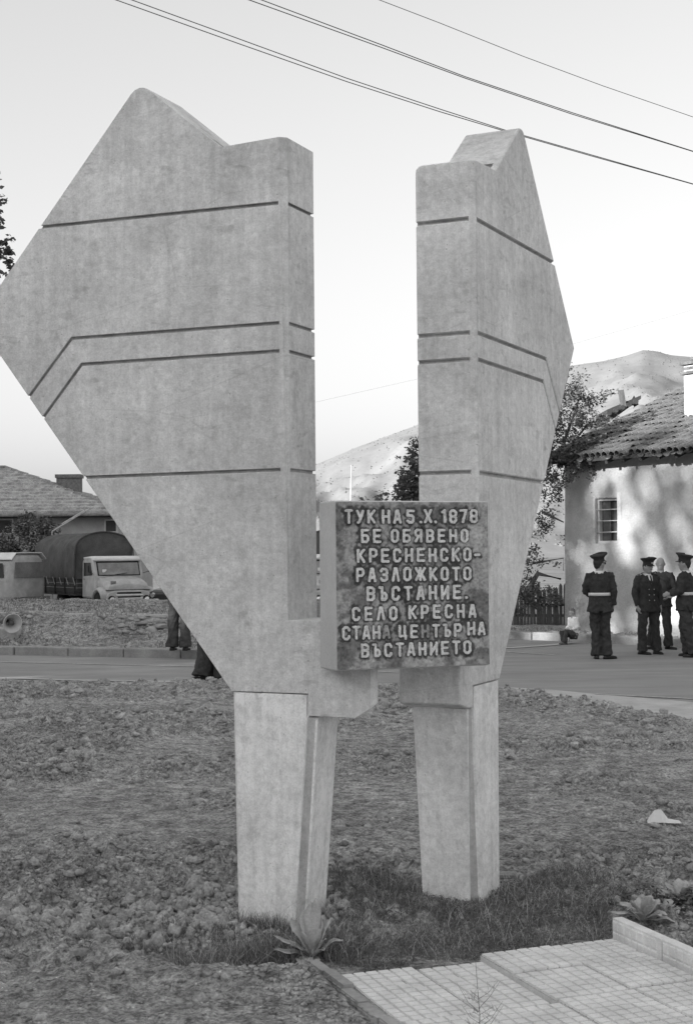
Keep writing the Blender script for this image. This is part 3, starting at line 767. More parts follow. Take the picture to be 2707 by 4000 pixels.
# upright edging stones beside the path (grooved the same way)
def edging(a, b0, b1, z1, wd, ln, lean=0):
    b = b0
    while b < b1-.01:
        e = min(b+ln*(random.uniform(.6, 1.2) if a < 0 else 1), b1); mb = MB(); j = random.uniform(-.006, .006)*(2 if a < 0 else 1); b_next = e; e -= .008
        def P(aa, bb, z_): return PATH_O+PT*(a+aa+j+lean*bb)+PD*bb+UP*z_
        mb.add([P(x, y, z) for z in (-.06, z1+j) for x, y in ((0, b), (wd, b), (wd, e), (0, e))], [(0, 1, 2, 3), (4, 5, 6, 7), (0, 1, 5, 4), (1, 2, 6, 5), (2, 3, 7, 6), (3, 0, 4, 7)])
        k = 0; st = .052
        y = b+.004
        while y+st < e:
            for z0_, z1_ in ((-.01, z1*.42), (z1*.42+.006, z1-.01)):
                mb.add([P(0, y, z0_), P(0, y+st-.007, z0_), P(0, y+st-.007, z1_), P(0, y, z1_), P(-.005, y+.004, z0_+.003), P(-.005, y+st-.011, z0_+.003), P(-.005, y+st-.011, z1_-.003), P(-.005, y+.004, z1_-.003)],
                       [(4, 5, 6, 7), (0, 1, 5, 4), (1, 2, 6, 5), (2, 3, 7, 6), (3, 0, 4, 7)])
            y += st
        mb.build('edging_stone', 'slab' if a > 0 else 'kerb_pale', path, bevel=.003)
        b = b_next
edging(1.225, -.06, 1.3, .105, .05, .40, .0)
edging(-.180, -.16, 1.3, .036, .045, .21, .02)

# ------------------------------------------------------------------ clods, rubble, stones
def rocks(name, P, r, m, flat=.65, lab='', cat='soil clods', sub=2):
    """P (n,3) centres, r (n,) radii -> one mesh"""
    bm = bmesh.new(); bmesh.ops.create_icosphere(bm, subdivisions=sub, radius=1); bs = np.array([v.co[:] for v in bm.verts]); bf = np.array([[v.index for v in f.verts] for f in bm.faces]); bm.free()
    n = len(P); nv = len(bs); var = []
    for k in range(10):
        o = rng.uniform(0, 50, 3)
        dsp = 1+.30*vn(bs[:, 0]*1.5+o[0], bs[:, 1]*1.5+bs[:, 2]*1.1+o[1], 3)+.22*vn(bs[:, 1]*3+o[1], bs[:, 2]*3+o[2]+bs[:, 0]*2, 4)
        var.append(bs*(dsp+rng.uniform(-.28, .28, len(bs)))[:, None])
    var = np.array(var)[rng.integers(0, 10, n)]
    a = rng.uniform(0, 2*np.pi, n); c, s = np.cos(a), np.sin(a)
    sc = np.stack([rng.uniform(.7, 1.3, n), rng.uniform(.7, 1.3, n), rng.uniform(.5, .95, n)*flat/.65], 1)
    v = var*sc[:, None, :]*r[:, None, None]
    x = v[:, :, 0]*c[:, None]-v[:, :, 1]*s[:, None]; y = v[:, :, 0]*s[:, None]+v[:, :, 1]*c[:, None]
    V = np.stack([x, y, v[:, :, 2]], 2)+P[:, None, :]
    F = (np.arange(n)[:, None, None]*nv+bf[None]).reshape(-1, 3)
    o = npmesh(name, V.reshape(-1, 3), F, m, kind='stuff'); tag(o, lab, cat); return o
# rubble in the hollow
n = 2300
a = rng.uniform(0, 2*np.pi, n); q = np.sqrt(rng.uniform(0, 1, n))
x = -.84+q*np.cos(a)*.85; y = 7.05+q*np.sin(a)*.72
r = rng.uniform(.006, .018, n)+.026*(rng.random(n) < .18)*rng.random(n)
k = ~(inpoly(x, y, GRASS) & (y < 6.75)) & (y > np.interp(x, [-1.15, -.95, -.7, -.45], [6.6, 6.4, 6.55, 6.75])); x, y, r = x[k], y[k], r[k]
rocks('rubble', np.stack([x, y, gnd(x, y)+.02+r*.35], 1), r, 'clod', .8, 'heap of broken earth clods in the hollow behind the left leg')
# field clods
n = 90000
y = 5*np.exp(rng.uniform(0, math.log(3.9), n)); x = y*rng.uniform(-.3, .3, n)
dens = fbm(x*.9, y*.9, 3, 33)
k = (y < edge_y(x)-.15) & (dens*.6+rng.uniform(-.5, .5, n)+.9*patchmask(x, y)-.62 > -.12)
a_ = (x-PATH_O.x)*PT.x+(y-PATH_O.y)*PT.y; b_ = (x-PATH_O.x)*PD.x+(y-PATH_O.y)*PD.y
k &= ~((a_ > -.2) & (a_ < 1.32) & (b_ > -.3)) & ~inpoly(x, y, GRASS)
k &= ~((y < 6.3) & (x < .1) & (rng.random(n) < .85))
x, y = x[k], y[k]; n = len(x)
r = (rng.uniform(.003, .012, n)+.030*(rng.random(n) < .09)*rng.random(n))*np.clip(y/9, .7, 1.8)
big = r > .014
P_ = np.stack([x, y, gnd(x, y)+.02+r*.1], 1)
rocks('clods', P_[big], r[big], 'clod', .6, 'larger loose clods scattered over the bare dirt field')
rocks('crumbs', P_[~big], r[~big], 'clod', .7, 'fine crumbs of soil covering the bare dirt field', sub=1)
# crumbs along the left edging and lip
n = 700; b_ = rng.uniform(-.2, 1.0, n); a_ = -.24-np.abs(rng.normal(0, .12, n))
x = PATH_O.x+PT.x*a_+PD.x*b_; y = PATH_O.y+PT.y*a_+PD.y*b_; r = rng.uniform(.003, .014, n)
rocks('crumbs', np.stack([x, y, gnd(x, y)+.02+r*.2], 1), r, 'clod', .6, 'crumbled earth heaped along the left edging of the path')
def stone(px, py, r, label, m='stone', flat=.7):
    p = gz(px, py); z = gh(p.x, p.y); bm = bmesh.new(); bmesh.ops.create_icosphere(bm, subdivisions=3, radius=r)
    o = random.uniform(0, 30)
    for v in bm.verts:
        c = v.co.normalized(); kx = float(vn(np.array([c.x*2+o]), np.array([c.y*2+c.z+o]))[0])
        kk = float(vn(np.array([c.x*5+o]), np.array([c.y*5-c.z*4]))[0])
        v.co = v.co*(1+.3*kx+.1*kk); v.co.z *= flat
    me = bpy.data.meshes.new('stone'); bm.to_mesh(me); bm.free()
    ob = link('stone', me, m); ob.location = (p.x, p.y, z+r*flat*.4); ob.rotation_euler = (0, 0, random.uniform(0, 6)); tag(ob, label, 'stone'); return ob
stone(1988, 3062, .045, 'rounded pale stone on the dirt just right of the right leg')
stone(2163, 3068, .03, 'dark clod standing in the dirt between the right leg and the gravel strip', 'clod')
stone(1235, 2885, .03, 'small pale stone seen between the two legs, nearest the road')
stone(1215, 2935, .028, 'pale stone between the legs, just in front of the farther one')
stone(1215, 3065, .035, 'flat pale stone halfway between the two monument legs', flat=.4)
stone(1390, 3065, .025, 'small stone to the left of the right leg')
stone(285, 2848, .05, 'small white stone in the left part of the field')
stone(745, 2845, .05, 'white stone left of the monument leg, halfway to the road')
stone(405, 2690, .09, 'light lump of stone at the roadside edge on the left')
stone(720, 2755, .09, 'pale flat stone near the road left of the monument', flat=.4)
stone(462, 3060, .045, 'oval flat stone in the middle of the left field', flat=.35)
stone(225, 3610, .02, 'small oval pebble on the trodden slope in the lower left', flat=.5)
stone(1008, 3940, .02, 'bright little stone at the bottom below the monument')
stone(390, 3875, .02, 'pale pebble on the foreground dirt, lower left')
stone(908, 3870, .03, 'flat flake of stone in the middle of the foreground', flat=.3)
stone(2568, 2862, .05, 'bright stone near the gravel strip on the right')
# flat crust slab in the foreground
mb = MB(); p = gz(340, 3775); z = gh(p.x, p.y)
mb.prism([(-.075, 0), (-.05, .02), (.0, .024), (.06, .012), (.08, -.004), (.03, -.015), (-.04, -.013)], (p.x, p.y, z), (1, .05, 0), (0, 1, 0), (0, 0, 1), -.01, .014)
tag(mb.build('crust', 'clod', bevel=.004), 'flat broken crust of earth lying on the lower left slope', 'earth crust')

# white paper, stake and short pipe
mb = MB(); P = gz(2590, 3222); G = []
prof = [(-.10, .0, .005), (-.085, .0, .03), (-.05, .01, .07), (-.01, .01, .075), (.01, .0, .05), (.03, -.01, .02), (.07, -.01, .012), (.10, -.015, .008)]
for (dx, dy, dz) in prof: G += [(P.x+dx*1.05, P.y+dy-.03, max(gh(P.x, P.y), 0)+.004), (P.x+dx, P.y+dy+.02, max(gh(P.x, P.y), 0)+dz+.004)]
mb.add(G, [(2*i, 2*i+2, 2*i+3, 2*i+1) for i in range(len(prof)-1)])
o = mb.build('paper', 'paper'); sm = o.modifiers.new('s', 'SOLIDIFY'); sm.thickness = .002; tag(o, 'crumpled white sheet of paper lying on the dirt at the right', 'paper')
mb = MB(); p = gz(1985, 3455); mb.tube([(p.x-.09, p.y+.06, .035), (p.x+.035, p.y+.0, .05), (p.x+.05, p.y-.01, .04)], [.02, .02, .02], 8)
tag(mb.build('wood_stub', 'stone'), 'short pale stub of wood sticking out beside the right leg', 'wood')
mb = MB(); p = gz(2500, 2862); mb.tube([(p.x, p.y, 0), (p.x-.01, p.y, .06), (p.x-.015, p.y, .11)], [.008, .006, .004], 5); mb.tube([(p.x, p.y, .02), (p.x+.03, p.y-.02, .01)], [.006, .004], 5)
tag(mb.build('twig', 'straw'), 'thin pale twig standing up from the dirt on the right', 'twig')

# ------------------------------------------------------------------ grass, herbs, weeds
def blades(x, y, z, h, w, m, name, label, lean=.5, par=None):
    n = len(x); a = rng.uniform(0, 2*np.pi, n); dx, dy = np.cos(a), np.sin(a)
    b = rng.uniform(0, 2*np.pi, n); lx, ly = np.cos(b)*h*lean*rng.uniform(.2, 1.3, n), np.sin(b)*h*lean*rng.uniform(.2, 1.3, n)
    P = []
    for t, ww in ((0, 1), (.4, .85), (.75, .55), (1, .08)):
        cx = x+lx*t*t; cy = y+ly*t*t; cz = z+h*t*(1-.25*t*rng.uniform(0, 1.6, n))
        P.append(np.stack([cx-dx*w*ww/2, cy-dy*w*ww/2, cz], 1)); P.append(np.stack([cx+dx*w*ww/2, cy+dy*w*ww/2, cz], 1))
    V = np.stack(P, 1).reshape(-1, 3)
    F = (np.arange(n)[:, None, None]*8+np.array([(0, 1, 3, 2), (2, 3, 5, 4), (4, 5, 7, 6)])[None]).reshape(-1, 4)
    o = npmesh(name, V, F, m, kind='stuff'); return tag(o, label, 'grass')
GP = np.array(GRASS); x0, y0 = GP.min(0); x1, y1 = GP.max(0)
n = 70000; x = rng.uniform(x0, x1, n); y = rng.uniform(y0, y1, n)
k = inpoly(x+rng.normal(0, .02, n), y+rng.normal(0, .03, n), GRASS)
a_ = (x-PATH_O.x)*PT.x+(y-PATH_O.y)*PT.y; b_ = (x-PATH_O.x)*PD.x+(y-PATH_O.y)*PD.y
k &= ~((a_ > -.12) & (a_ < 1.25) & (b_ > -.005)) & (fbm(x*5, y*5, 3, 44)+rng.uniform(-.35, .35, n) > -.16-.6*(x < .05)-.25*(np.abs(x-.75) < .35))
def infoot(x, y):
    r = np.zeros(x.shape, bool)
    for O, U, W in ((LO, -E1, E2), (RO, E2, -E1)):
        u = (x-O.x)*U.x+(y-O.y)*U.y; w = (x-O.x)*W.x+(y-O.y)*W.y
        r |= (u > -.05) & (u < .295) & (w > -.004) & (w < .32)
    return r
k &= ~infoot(x, y)
lp_ = np.interp(x, [-1.15, -.95, -.7, -.45, -.22, -.08, .1], [6.55, 6.22, 6.06, 6.02, 6.0, 6.10, 6.2]); k &= ~((x < .05) & (y < lp_+.055))
x, y = x[k], y[k]; n = len(x); z = gnd(x, y)+.01
left = sstep(.05, -.15, x)
hh = rng.uniform(.022, .062, n)*(1+.35*fbm(x*6, y*6, 2, 47))*(1+1.5*left*(y < 6.6))
blades(x, y, z, hh, rng.uniform(.0018, .0034, n), 'grass', 'grass', 'dark short grass growing round the monument legs and the path end', .75)
k = rng.random(n) < .09
blades(x[k], y[k], z[k], hh[k]*rng.uniform(1.2, 2.6, k.sum()), np.full(k.sum(), .0022), 'straw', 'dry_grass', 'dry pale stalks among the grass by the monument', .9)
# taller tuft along the near face of the left leg
n = 500; t = rng.uniform(-.02, .30, n); q = LO-E1*.0
x = q.x-E1.x*t+(-E2.x)*rng.uniform(.005, .05, n); y = q.y-E1.y*t-E2.y*rng.uniform(.005, .05, n)
blades(x, y, gnd(x, y), rng.uniform(.05, .14, n), np.full(n, .0024), 'grass', 'grass_tuft', 'longer dark grass blades standing against the left leg', .45)
n = 260; t = rng.uniform(-.05, .30, n)
x = RO.x+E2.x*.0-E1.x*t-E2.x*rng.uniform(.005, .05, n); y = RO.y-E1.y*t-E2.y*rng.uniform(.005, .05, n)
blades(x, y, gnd(x, y), rng.uniform(.03, .09, n), np.full(n, .0024), 'grass', 'grass_tuft', 'grass blades standing against the right leg', .5)
# clover-like ground leaves
def leaves(P, size, m, name, label, cat, up=.5, par=None, kind='stuff', asp=.62):
    n = len(P); a = rng.normal(0, 1, (n, 3)); a[:, 2] *= .5; a /= np.linalg.norm(a, axis=1)[:, None]
    nn = rng.normal(0, 1, (n, 3)); nn[:, 2] = np.abs(nn[:, 2])+up; b = np.cross(nn, a); b /= np.linalg.norm(b, axis=1)[:, None]
    s = (size*rng.uniform(.6, 1.3, n))[:, None]
    V = np.stack([P-a*s*.5, P+b*s*asp*.5-a*s*.05, P+a*s*.5, P-b*s*asp*.5-a*s*.05], 1).reshape(-1, 3)
    o = npmesh(name, V, np.arange(4*n).reshape(-1, 4), m, par, kind=kind)
    if label: tag(o, label, cat)
    return o
n = 26000; x = rng.uniform(x0, x1, n); y = rng.uniform(y0, y1, n)
a_ = (x-PATH_O.x)*PT.x+(y-PATH_O.y)*PT.y; b_ = (x-PATH_O.x)*PD.x+(y-PATH_O.y)*PD.y
k = inpoly(x, y, GRASS) & (x > -.1) & ~((a_ > -.12) & (a_ < 1.25) & (b_ > .01)) & (fbm(x*3, y*3, 3, 48) > -.12) & ~infoot(x, y)
x, y = x[k], y[k]; P = np.stack([x, y, gnd(x, y)+rng.uniform(.01, .05, len(x))], 1)
leaves(P, .017, 'leaf', 'clover', 'low leafy clover between the path end and the monument legs', 'clover', 1.5)
# sparse blades elsewhere on the field
n = 2500; y = 5.6*np.exp(rng.uniform(0, math.log(3.2), n)); x = y*rng.uniform(-.27, .27, n); k = (y < edge_y(x)-.2) & (fbm(x, y, 2, 90) > .1)
x, y = x[k], y[k]
blades(x, y, gnd(x, y)+.01, rng.uniform(.02, .06, len(x)), np.full(len(x), .003), 'straw', 'stubble', 'thin dry stubble scattered on the dirt field', .9)
# one broad-leaved rosette: each leaf its own part
def rosette(loc, label, specs, name='broad_leaf_plant', group=None):
    t = thing(name, label, 'plant', loc)
    for az, ln, wd, el, droop in specs:
        mb = MB(); n = 9; vs = []
        for i in range(n):
            u = i/(n-1); w = wd*1.5*max(0, math.sin(math.pi*min(1, u)**1.7))**.65+.005
            r = ln*u*math.cos(el)*(1-.0*u)+ln*droop*.35*u*u; z = ln*u*math.sin(el)-droop*ln*u*u*.75
            wav = .006*math.sin(u*11+az)
            for k_, e in enumerate((-1, 0, 1)):
                vs.append((r, e*w/2, z+.10*w*(abs(e))+wav*abs(e)+.01))
        mb.add(vs, [(3*i+k_, 3*i+k_+1, 3*i+k_+4, 3*i+k_+3) for i in range(n-1) for k_ in range(2)])
        o = mb.build('leaf', 'herb', t, True); o.rotation_euler = (0, 0, az); o['kind'] = 'part'; del o['kind']
        sd = o.modifiers.new('s', 'SOLIDIFY'); sd.thickness = .0012
    return t
p = gz(1222, 3745); zz = gh(p.x, p.y)
rosette((p.x, p.y, zz), 'broad-leaved mullein rosette in front of the left leg', [
    (R(125), .21, .042, R(72), .05), (R(100), .24, .04, R(80), .03), (R(70), .26, .036, R(82), .05), (R(20), .2, .032, R(68), .12), (R(5), .17, .03, R(52), .45), (R(150), .20, .05, R(60), .15),
    (R(178), .20, .035, R(40), .25), (R(190), .17, .045, R(22), .18), (R(205), .13, .035, R(48), .35), (R(240), .10, .045, R(20), .45), (R(275), .09, .04, R(18), .4), (R(320), .09, .032, R(50), .3), (R(340), .12, .03, R(62), .15),
    (R(45), .18, .03, R(75), .1), (R(215), .14, .04, R(70), .15), (R(290), .16, .035, R(76), .1)])
def bushy(px, py, n, l0, l1, label, seed):
    r_ = random.Random(seed); p = gz(px, py); zz = gh(p.x, p.y)
    return rosette((p.x, p.y, zz), label, [(R(360*k/n*2.4+r_.uniform(-20, 20)), r_.uniform(l0, l1), r_.uniform(.026, .042), R(18+64*k/n+r_.uniform(-8, 8)), r_.uniform(.15, .55)) for k in range(n)])
bushy(2510, 3640, 22, .09, .17, 'broad-leaved plant just behind the start of the right path edging', 3)
bushy(2590, 3600, 20, .07, .14, 'drooping leafy weed between the two others at the right edge', 4)
bushy(2660, 3555, 18, .10, .17, 'taller ragged leafy weed at the right edge of the field', 6)
n = 2200; a_ = rng.normal(0, .16, n); b_ = rng.normal(0, .10, n); q = gz(2590, 3560); x = q.x+a_; y = q.y+b_
leaves(np.stack([x, y, gnd(x, y)+rng.uniform(.02, .10, n)*np.exp(-(a_/.25)**2)], 1), .022, 'leaf_mid', 'ground_cover', 'small-leaved weeds round the leafy plants at the right edge', 'weeds', 1)
n = 1400; a_ = rng.normal(0, .10, n); b_ = rng.normal(0, .06, n); q = gz(1222, 3720); x = q.x+a_; y = q.y+b_
leaves(np.stack([x, y, gnd(x, y)+rng.uniform(.02, .07, n)], 1), .015, 'leaf_mid', 'ground_cover', 'small weeds at the foot of the mullein before the left leg', 'weeds', 1)

# bare dry weed in front of the slabs
p = gz(1870, 4090, .03); t = thing('dry_weed', 'thin bare dry weed standing in front of the path slabs', 'weed', (p.x, p.y, .02))
mb = MB(); H = .36
mb.tube([(0, 0, 0), (.004, 0, .12), (-.003, .0, .22), (-.012, 0, H)], [.0016, .0013, .001, .0005], 5); mb.build('stem', 'wood_old', t)
for k in range(16):
    z = random.uniform(.02, .22); az = random.choice((0, math.pi))+random.uniform(-.9, .9); l = random.uniform(.03, .10)*(1 if z < .15 else .8); mb = MB()
    q = [(0, 0, z), (math.cos(az)*l*.5, math.sin(az)*l*.5, z+l*.35), (math.cos(az)*l, math.sin(az)*l, z+l*random.uniform(.5, 1.1))]
    mb.tube(q, [.0009, .0007, .0004], 4)
    for j in range(3):
        f = random.uniform(.3, .9); b0 = Vector(q[0]).lerp(Vector(q[2]), f); mb.tube([b0, b0+Vector((random.uniform(-.02, .02), random.uniform(-.02, .02), random.uniform(.005, .03)))], [.0006, .0003], 3)
    mb.build('branch', 'wood_old', t)

# ------------------------------------------------------------------ trees
def crown_pts(blobs, n, seed=0, hollow=.35):
    r_ = np.random.default_rng(seed); vol = np.array([b[1][0]*b[1][1]*b[1][2] for b in blobs]); cnt = np.maximum(8, (n*vol**.8/np.sum(vol**.8)).astype(int)); P = []
    for (c, rr), k in zip(blobs, cnt):
        d = r_.normal(0, 1, (k, 3)); d /= np.linalg.norm(d, axis=1)[:, None]; q = r_.uniform(hollow, 1, k)**.6
        P.append(np.array(c)[None]+d*q[:, None]*np.array(rr)[None])
    P = np.concatenate(P)
    # clump the leaves so that gaps open between sprays
    cl = P[r_.integers(0, len(P), max(4, len(P)//26))]; j = r_.integers(0, len(cl), len(P))
    s = np.mean([b[1][0] for b in blobs])
    return np.where((r_.random(len(P)) < .75)[:, None], cl[j]+r_.normal(0, .16*s, (len(P), 3)), P)
def tree(name, label, trunk, limbs, blobs, n, leaf, m='leaf', cat='tree', seed=1, group=None):
    base = Vector(trunk[0][0]); t = thing(name, label, cat, base, 0, group)
    mb = MB(); mb.tube([Vector(p)-base for p, r in trunk], [r for p, r in trunk], 8)
    for lm in limbs: mb.tube([Vector(p)-base for p, r in lm], [r for p, r in lm], 6)
    mb.build('trunk', 'bark', t, True)
    P = crown_pts(blobs, n, seed)-np.array(base)[None]
    leaves(P, leaf, m, 'crown', None, None, .4, t, kind=None)
    return t
def A(x, y, Y): return tuple(at(x, y, Y))
# pear tree between the right tower and the adobe house
b0 = gz(2030, 2448, .15)
D = 28.6
limb = [[(A(2046, 2330, D), .07), (A(2100, 2240, D), .05), (A(2190, 2262, D), .02)], [(A(2005, 2180, D), .06), (A(2085, 1900, D), .05), (A(2170, 1650, D), .03), (A(2220, 1450, D), .012)],
        [(A(2190, 1760, D), .035), (A(2260, 1560, D), .02), (A(2400, 1538, D), .008)], [(A(2180, 1800, D), .03), (A(2300, 1650, D), .02), (A(2380, 1640, D), .008)], [(A(2080, 2200, D), .03), (A(2200, 2180, D), .012), (A(2200, 2230, D), .006)],
        [(A(2120, 2000, D), .03), (A(2200, 2040, D), .012)], [(A(2180, 1780, D), .03), (A(2330, 1780, D), .015), (A(2420, 1790, D), .008)], [(A(2000, 2300, D), .05), (A(2110, 2380, D+.5), .06)]]
bl = [(2235, 1490, .28, .3, .4), (2250, 1560, .42, .4, .3), (2330, 1555, .30, .3, .14), (2390, 1530, .14, .2, .06), (2210, 1650, .45, .5, .35), (2300, 1640, .4, .4, .2), (2380, 1650, .22, .3, .1), (2210, 1740, .5, .5, .3), (2330, 1740, .35, .4, .2),
      (2180, 1830, .45, .5, .3), (2290, 1810, .4, .3, .15), (2400, 1760, .2, .3, .1), (2150, 1920, .25, .4, .3), (2310, 1850, .16, .2, .2), (2180, 1890, .2, .2, .2), (2130, 2030, .2, .3, .3), (2100, 2060, .2, .3, .3), (2080, 2180, .25, .3, .3), (2060, 2290, .25, .3, .3), (2160, 2200, .16, .2, .06), (2120, 2330, .4, .4, .25), (2000, 2350, .4, .4, .35), (2330, 1950, .07, .1, .18), (2195, 2110, .08, .1, .12), (2050, 1700, .5, .5, .8), (1990, 2100, .3, .4, 1.0)]
tree('pear_tree', 'thin leafy tree between the right pylon and the whitewashed house', [tuple((A(1960, 2450, D), .1)), (A(1985, 2330, D), .085), (A(2005, 2180, D), .07), (A(2085, 1900, D), .05)], limb,
     [((A(x, y, D)), (a, b, c)) for x, y, a, b, c in bl], 13000, .062, 'leaf_mid', seed=3)
# dark tree seen above the plaque
D = 34
bl = [(1600, 1900, .35, .5, .35), (1650, 1780, .4, .5, .5), (1560, 1935, .22, .3, .2), (1640, 1960, .45, .5, .4), (1555, 1790, .10, .2, .04), (1575, 1850, .14, .2, .08), (1500, 1930, .10, .2, .07), (1480, 1955, .12, .2, .05), (1700, 1900, .9, .6, .9), (1690, 2100, .9, .6, .9), (1640, 1740, .2, .2, .25), (1420, 1950, .14, .2, .08)]
p = at(1700, 2150, D)
tree('walnut_tree', 'dense dark tree rising behind the plaque beside the right pylon', [((p.x, D, -.3), .16), (A(1690, 2100, D), .12), (A(1660, 1850, D), .05)], [[(A(1690, 2000, D), .05), (A(1580, 1860, D), .02)]],
     [((A(x, y, D)), (a, b, c)) for x, y, a, b, c in bl], 9000, .10, 'leaf', seed=5)
# near tree reaching in at the left edge
D = 11.5
bl = [(-10, 700, .05, .2, .06), (8, 708, .03, .1, .03), (25, 775, .022, .1, .03), (-6, 780, .03, .1, .05), (40, 925, .03, .1, .025), (52, 935, .018, .06, .02), (22, 975, .05, .1, .035), (0, 990, .06, .1, .05), (40, 1030, .03, .1, .03), (10, 1050, .05, .1, .06), (25, 1080, .025, .1, .03), (-20, 850, .05, .3, .2), (-120, 900, .3, .4, .7), (-260, 1000, .45, .5, .8), (-200, 600, .35, .4, .5)]
tree('near_tree', 'tree at the left edge whose leafy twigs reach into the picture', [((-4.6, D, 0), .13), ((-4.4, D, 2.2), .1), ((-3.9, D, 3.8), .06)],
     [[((-3.9, D, 3.8), .05), (A(-180, 950, D), .03), (A(-60, 1050, D), .012), (A(30, 1000, D), .003)], [((-3.9, D, 3.8), .05), (A(-200, 750, D), .02), (A(-60, 780, D), .008), (A(22, 765, D), .003)], [(A(-60, 1000, D), .012), (A(45, 930, D), .003)], [(A(-200, 750, D), .02), (A(10, 700, D), .003)]],
     [((A(x, y, D)), (a, b, c)) for x, y, a, b, c in bl], 2600, .052, 'leaf', seed=8)
# bush in front of the left house
D = 66
tree('garden_bush', 'leafy bush in front of the tiled house on the left', [((A(60, 2150, D)[0], D, -.7), .08), (A(80, 2090, D), .04)], [],
     [((A(x, y, D)), (a, b, c)) for x, y, a, b, c in ((60, 2100, .8, .6, .6), (0, 2160, .8, .6, .5), (90, 2170, .9, .6, .5), (190, 2140, .8, .6, .6), (130, 2050, .9, .6, .5), (200, 2065, .5, .5, .3), (110, 2020, .3, .3, .2), (10, 2130, .6, .5, .4), (170, 2110, .6, .5, .5))], 5000, .15, 'leaf_far', 'bush', 9)

# unseen tree row added behind the camera to shade square and dapple wall
def wall_pt(s, z): return Vector((0, 0, 0))
def backrow():
    S = SUN; Qd = Vector((-S.y, S.x, 0)).normalized()      # across the sun
    Sh = Vector((S.x, S.y, 0)).normalized()
    # targets on the house wall and the kerb that stay in sun: (world point, radius of the hole)
    holes = [(H_pt, rr) for H_pt, rr in SUNLIT]
    r_ = np.random.default_rng(12); k = 0
    for qi, (q0, w, top) in enumerate(((-73, 5.5, 24), (-64, 5.5, 23), (-55, 5.5, 22), (-46, 5.5, 21), (-37, 5.5, 20), (-28, 5.5, 19), (-19, 5.3, 18.5), (-10, 5.5, 15.5), (-1, 5.5, 13.2), (7.5, 5.5, 10.5))):
        c = Qd*q0+Sh*28
        c = Vector((c.x, c.y, 0))
        blobs = []
        for iz in range(int(top/1.9)+1):
            for iw in range(5):
                a_, e_ = -w+(iw+.5)*w*2/5+r_.uniform(-.4, .4), r_.uniform(-1.2, 1.2)
                blobs.append(((c.x+Qd.x*a_+Sh.x*e_, c.y+Qd.y*a_+Sh.y*e_, .2+iz*1.9+r_.uniform(-.3, .3)), (r_.uniform(1.5, 2.0),)*3))
        base = Vector((c.x, c.y, -.75)); t = thing('shade_tree', 'unseen leafy tree added behind the viewer for shade, number %s from the left' % ('one', 'two', 'three', 'four', 'five', 'six', 'seven', 'eight', 'nine', 'ten')[qi], 'tree', base, 0, 'row of unseen shade trees behind the viewer')
        mb = MB(); mb.tube([(0, 0, 0), (0, 0, 8), (0, 0, 17)], [.35, .25, .08], 8); mb.build('trunk', 'bark', t, True)
        n = int(1600*top) if q0 != -19 else 30000
        P = crown_pts(blobs, n, 20+qi, .2)
        # drop leaves on the lines that lead from the sunlit spots to the sun
        keep = np.ones(len(P), bool); sv = np.array(S)
        for h, rr in holes:
            d = P-np.array(h); al = d@sv; pr = d-al[:, None]*sv[None]; e = np.linalg.norm(pr, axis=1)
            keep &= ~((al > 0) & (e < rr*.72+.08))
        P = P[keep]
        leaves(P-np.array(base)[None], .86, 'leaf_row', 'crown', None, None, 0, t, kind=None, asp=.9) if q0 != -19 else leaves(P-np.array(base)[None], .42, 'leaf_row', 'crown', None, None, 0, t, kind=None, asp=.9)

# ------------------------------------------------------------------ whitewashed adobe house on the right
WC = gz(2213, 2462, .13); WC.z = .13
WE = gz(2655, 2488, .13); Wd = Vector((WE.x-WC.x, WE.y-WC.y, 0)).normalized(); Wn = Vector((-Wd.y, Wd.x, 0))   # Wn: into the house
if Wn.x < 0: Wn = -Wn
house = thing('adobe_house', 'whitewashed adobe house with sagging tiled roof behind the officers', 'house', (WC.x, WC.y, 0), math.atan2(Wd.y, Wd.x))
# local frame: +x along the wall to the right, +y towards the viewer side?  use explicit sign
yl = Vector((-Wd.y, Wd.x, 0)); SG = 1 if yl.dot(Wn) > 0 else -1
def wl(px, py):
    q = onplane(px, py, WC, Wn)-Vector((WC.x, WC.y, 0)); return q.dot(Wd), q.z
s0w, zt = wl(2325, 1948); s1w, _ = wl(2410, 1940); _, zb = wl(2325, 2123)
eave_z = wl(2200, 1795)[1]; eave_r = wl(2700, 1740)[1]
HL, HT = 7.5, eave_z+.02
def WB(mb, s0, s1, z0, z1, t0=0, t1=.4): mb.box(((s0+s1)/2, SG*(t0+t1)/2, (z0+z1)/2), (s1-s0, t1-t0, z1-z0))
# wall with a real window opening: one sheet of quads with relief, and reveals
def wallmesh():
    xs = np.unique(np.concatenate([np.linspace(0, HL, 120), [s0w, s1w]])); zs = np.unique(np.concatenate([np.linspace(0, HT, 60), [zb, zt]]))
    Xw, Zw = np.meshgrid(xs, zs); rel = -.02*fbm(Xw*1.6, Zw*1.6, 4, 95)-.05*(1-Zw/HT)
    V = np.stack([Xw, SG*rel, Zw], 2).reshape(-1, 3); w = len(xs)
    F = []
    for j in range(len(zs)-1):
        for i in range(w-1):
            cx, cz = (xs[i]+xs[i+1])/2, (zs[j]+zs[j+1])/2
            if s0w < cx < s1w and zb < cz < zt: continue
            F.append((j*w+i, j*w+i+1, (j+1)*w+i+1, (j+1)*w+i))
    return npmesh('wall', V, np.array(F), 'adobe', house, True)
wallmesh()
mb = MB(); WB(mb, 0, s0w-.002, -.2, HT, .06, .45); WB(mb, s1w+.002, HL, -.2, HT, .06, .45); WB(mb, s0w, s1w, -.2, zb-.002, .06, .45); WB(mb, s0w, s1w, zt+.002, HT, .06, .45)
WB(mb, 0, .3, -.2, HT, .46, 5.5); WB(mb, 0, HL, -.2, HT, 5.5, 5.9)
mb.build('wall_core', 'adobe', house)
mb = MB(); f = .05
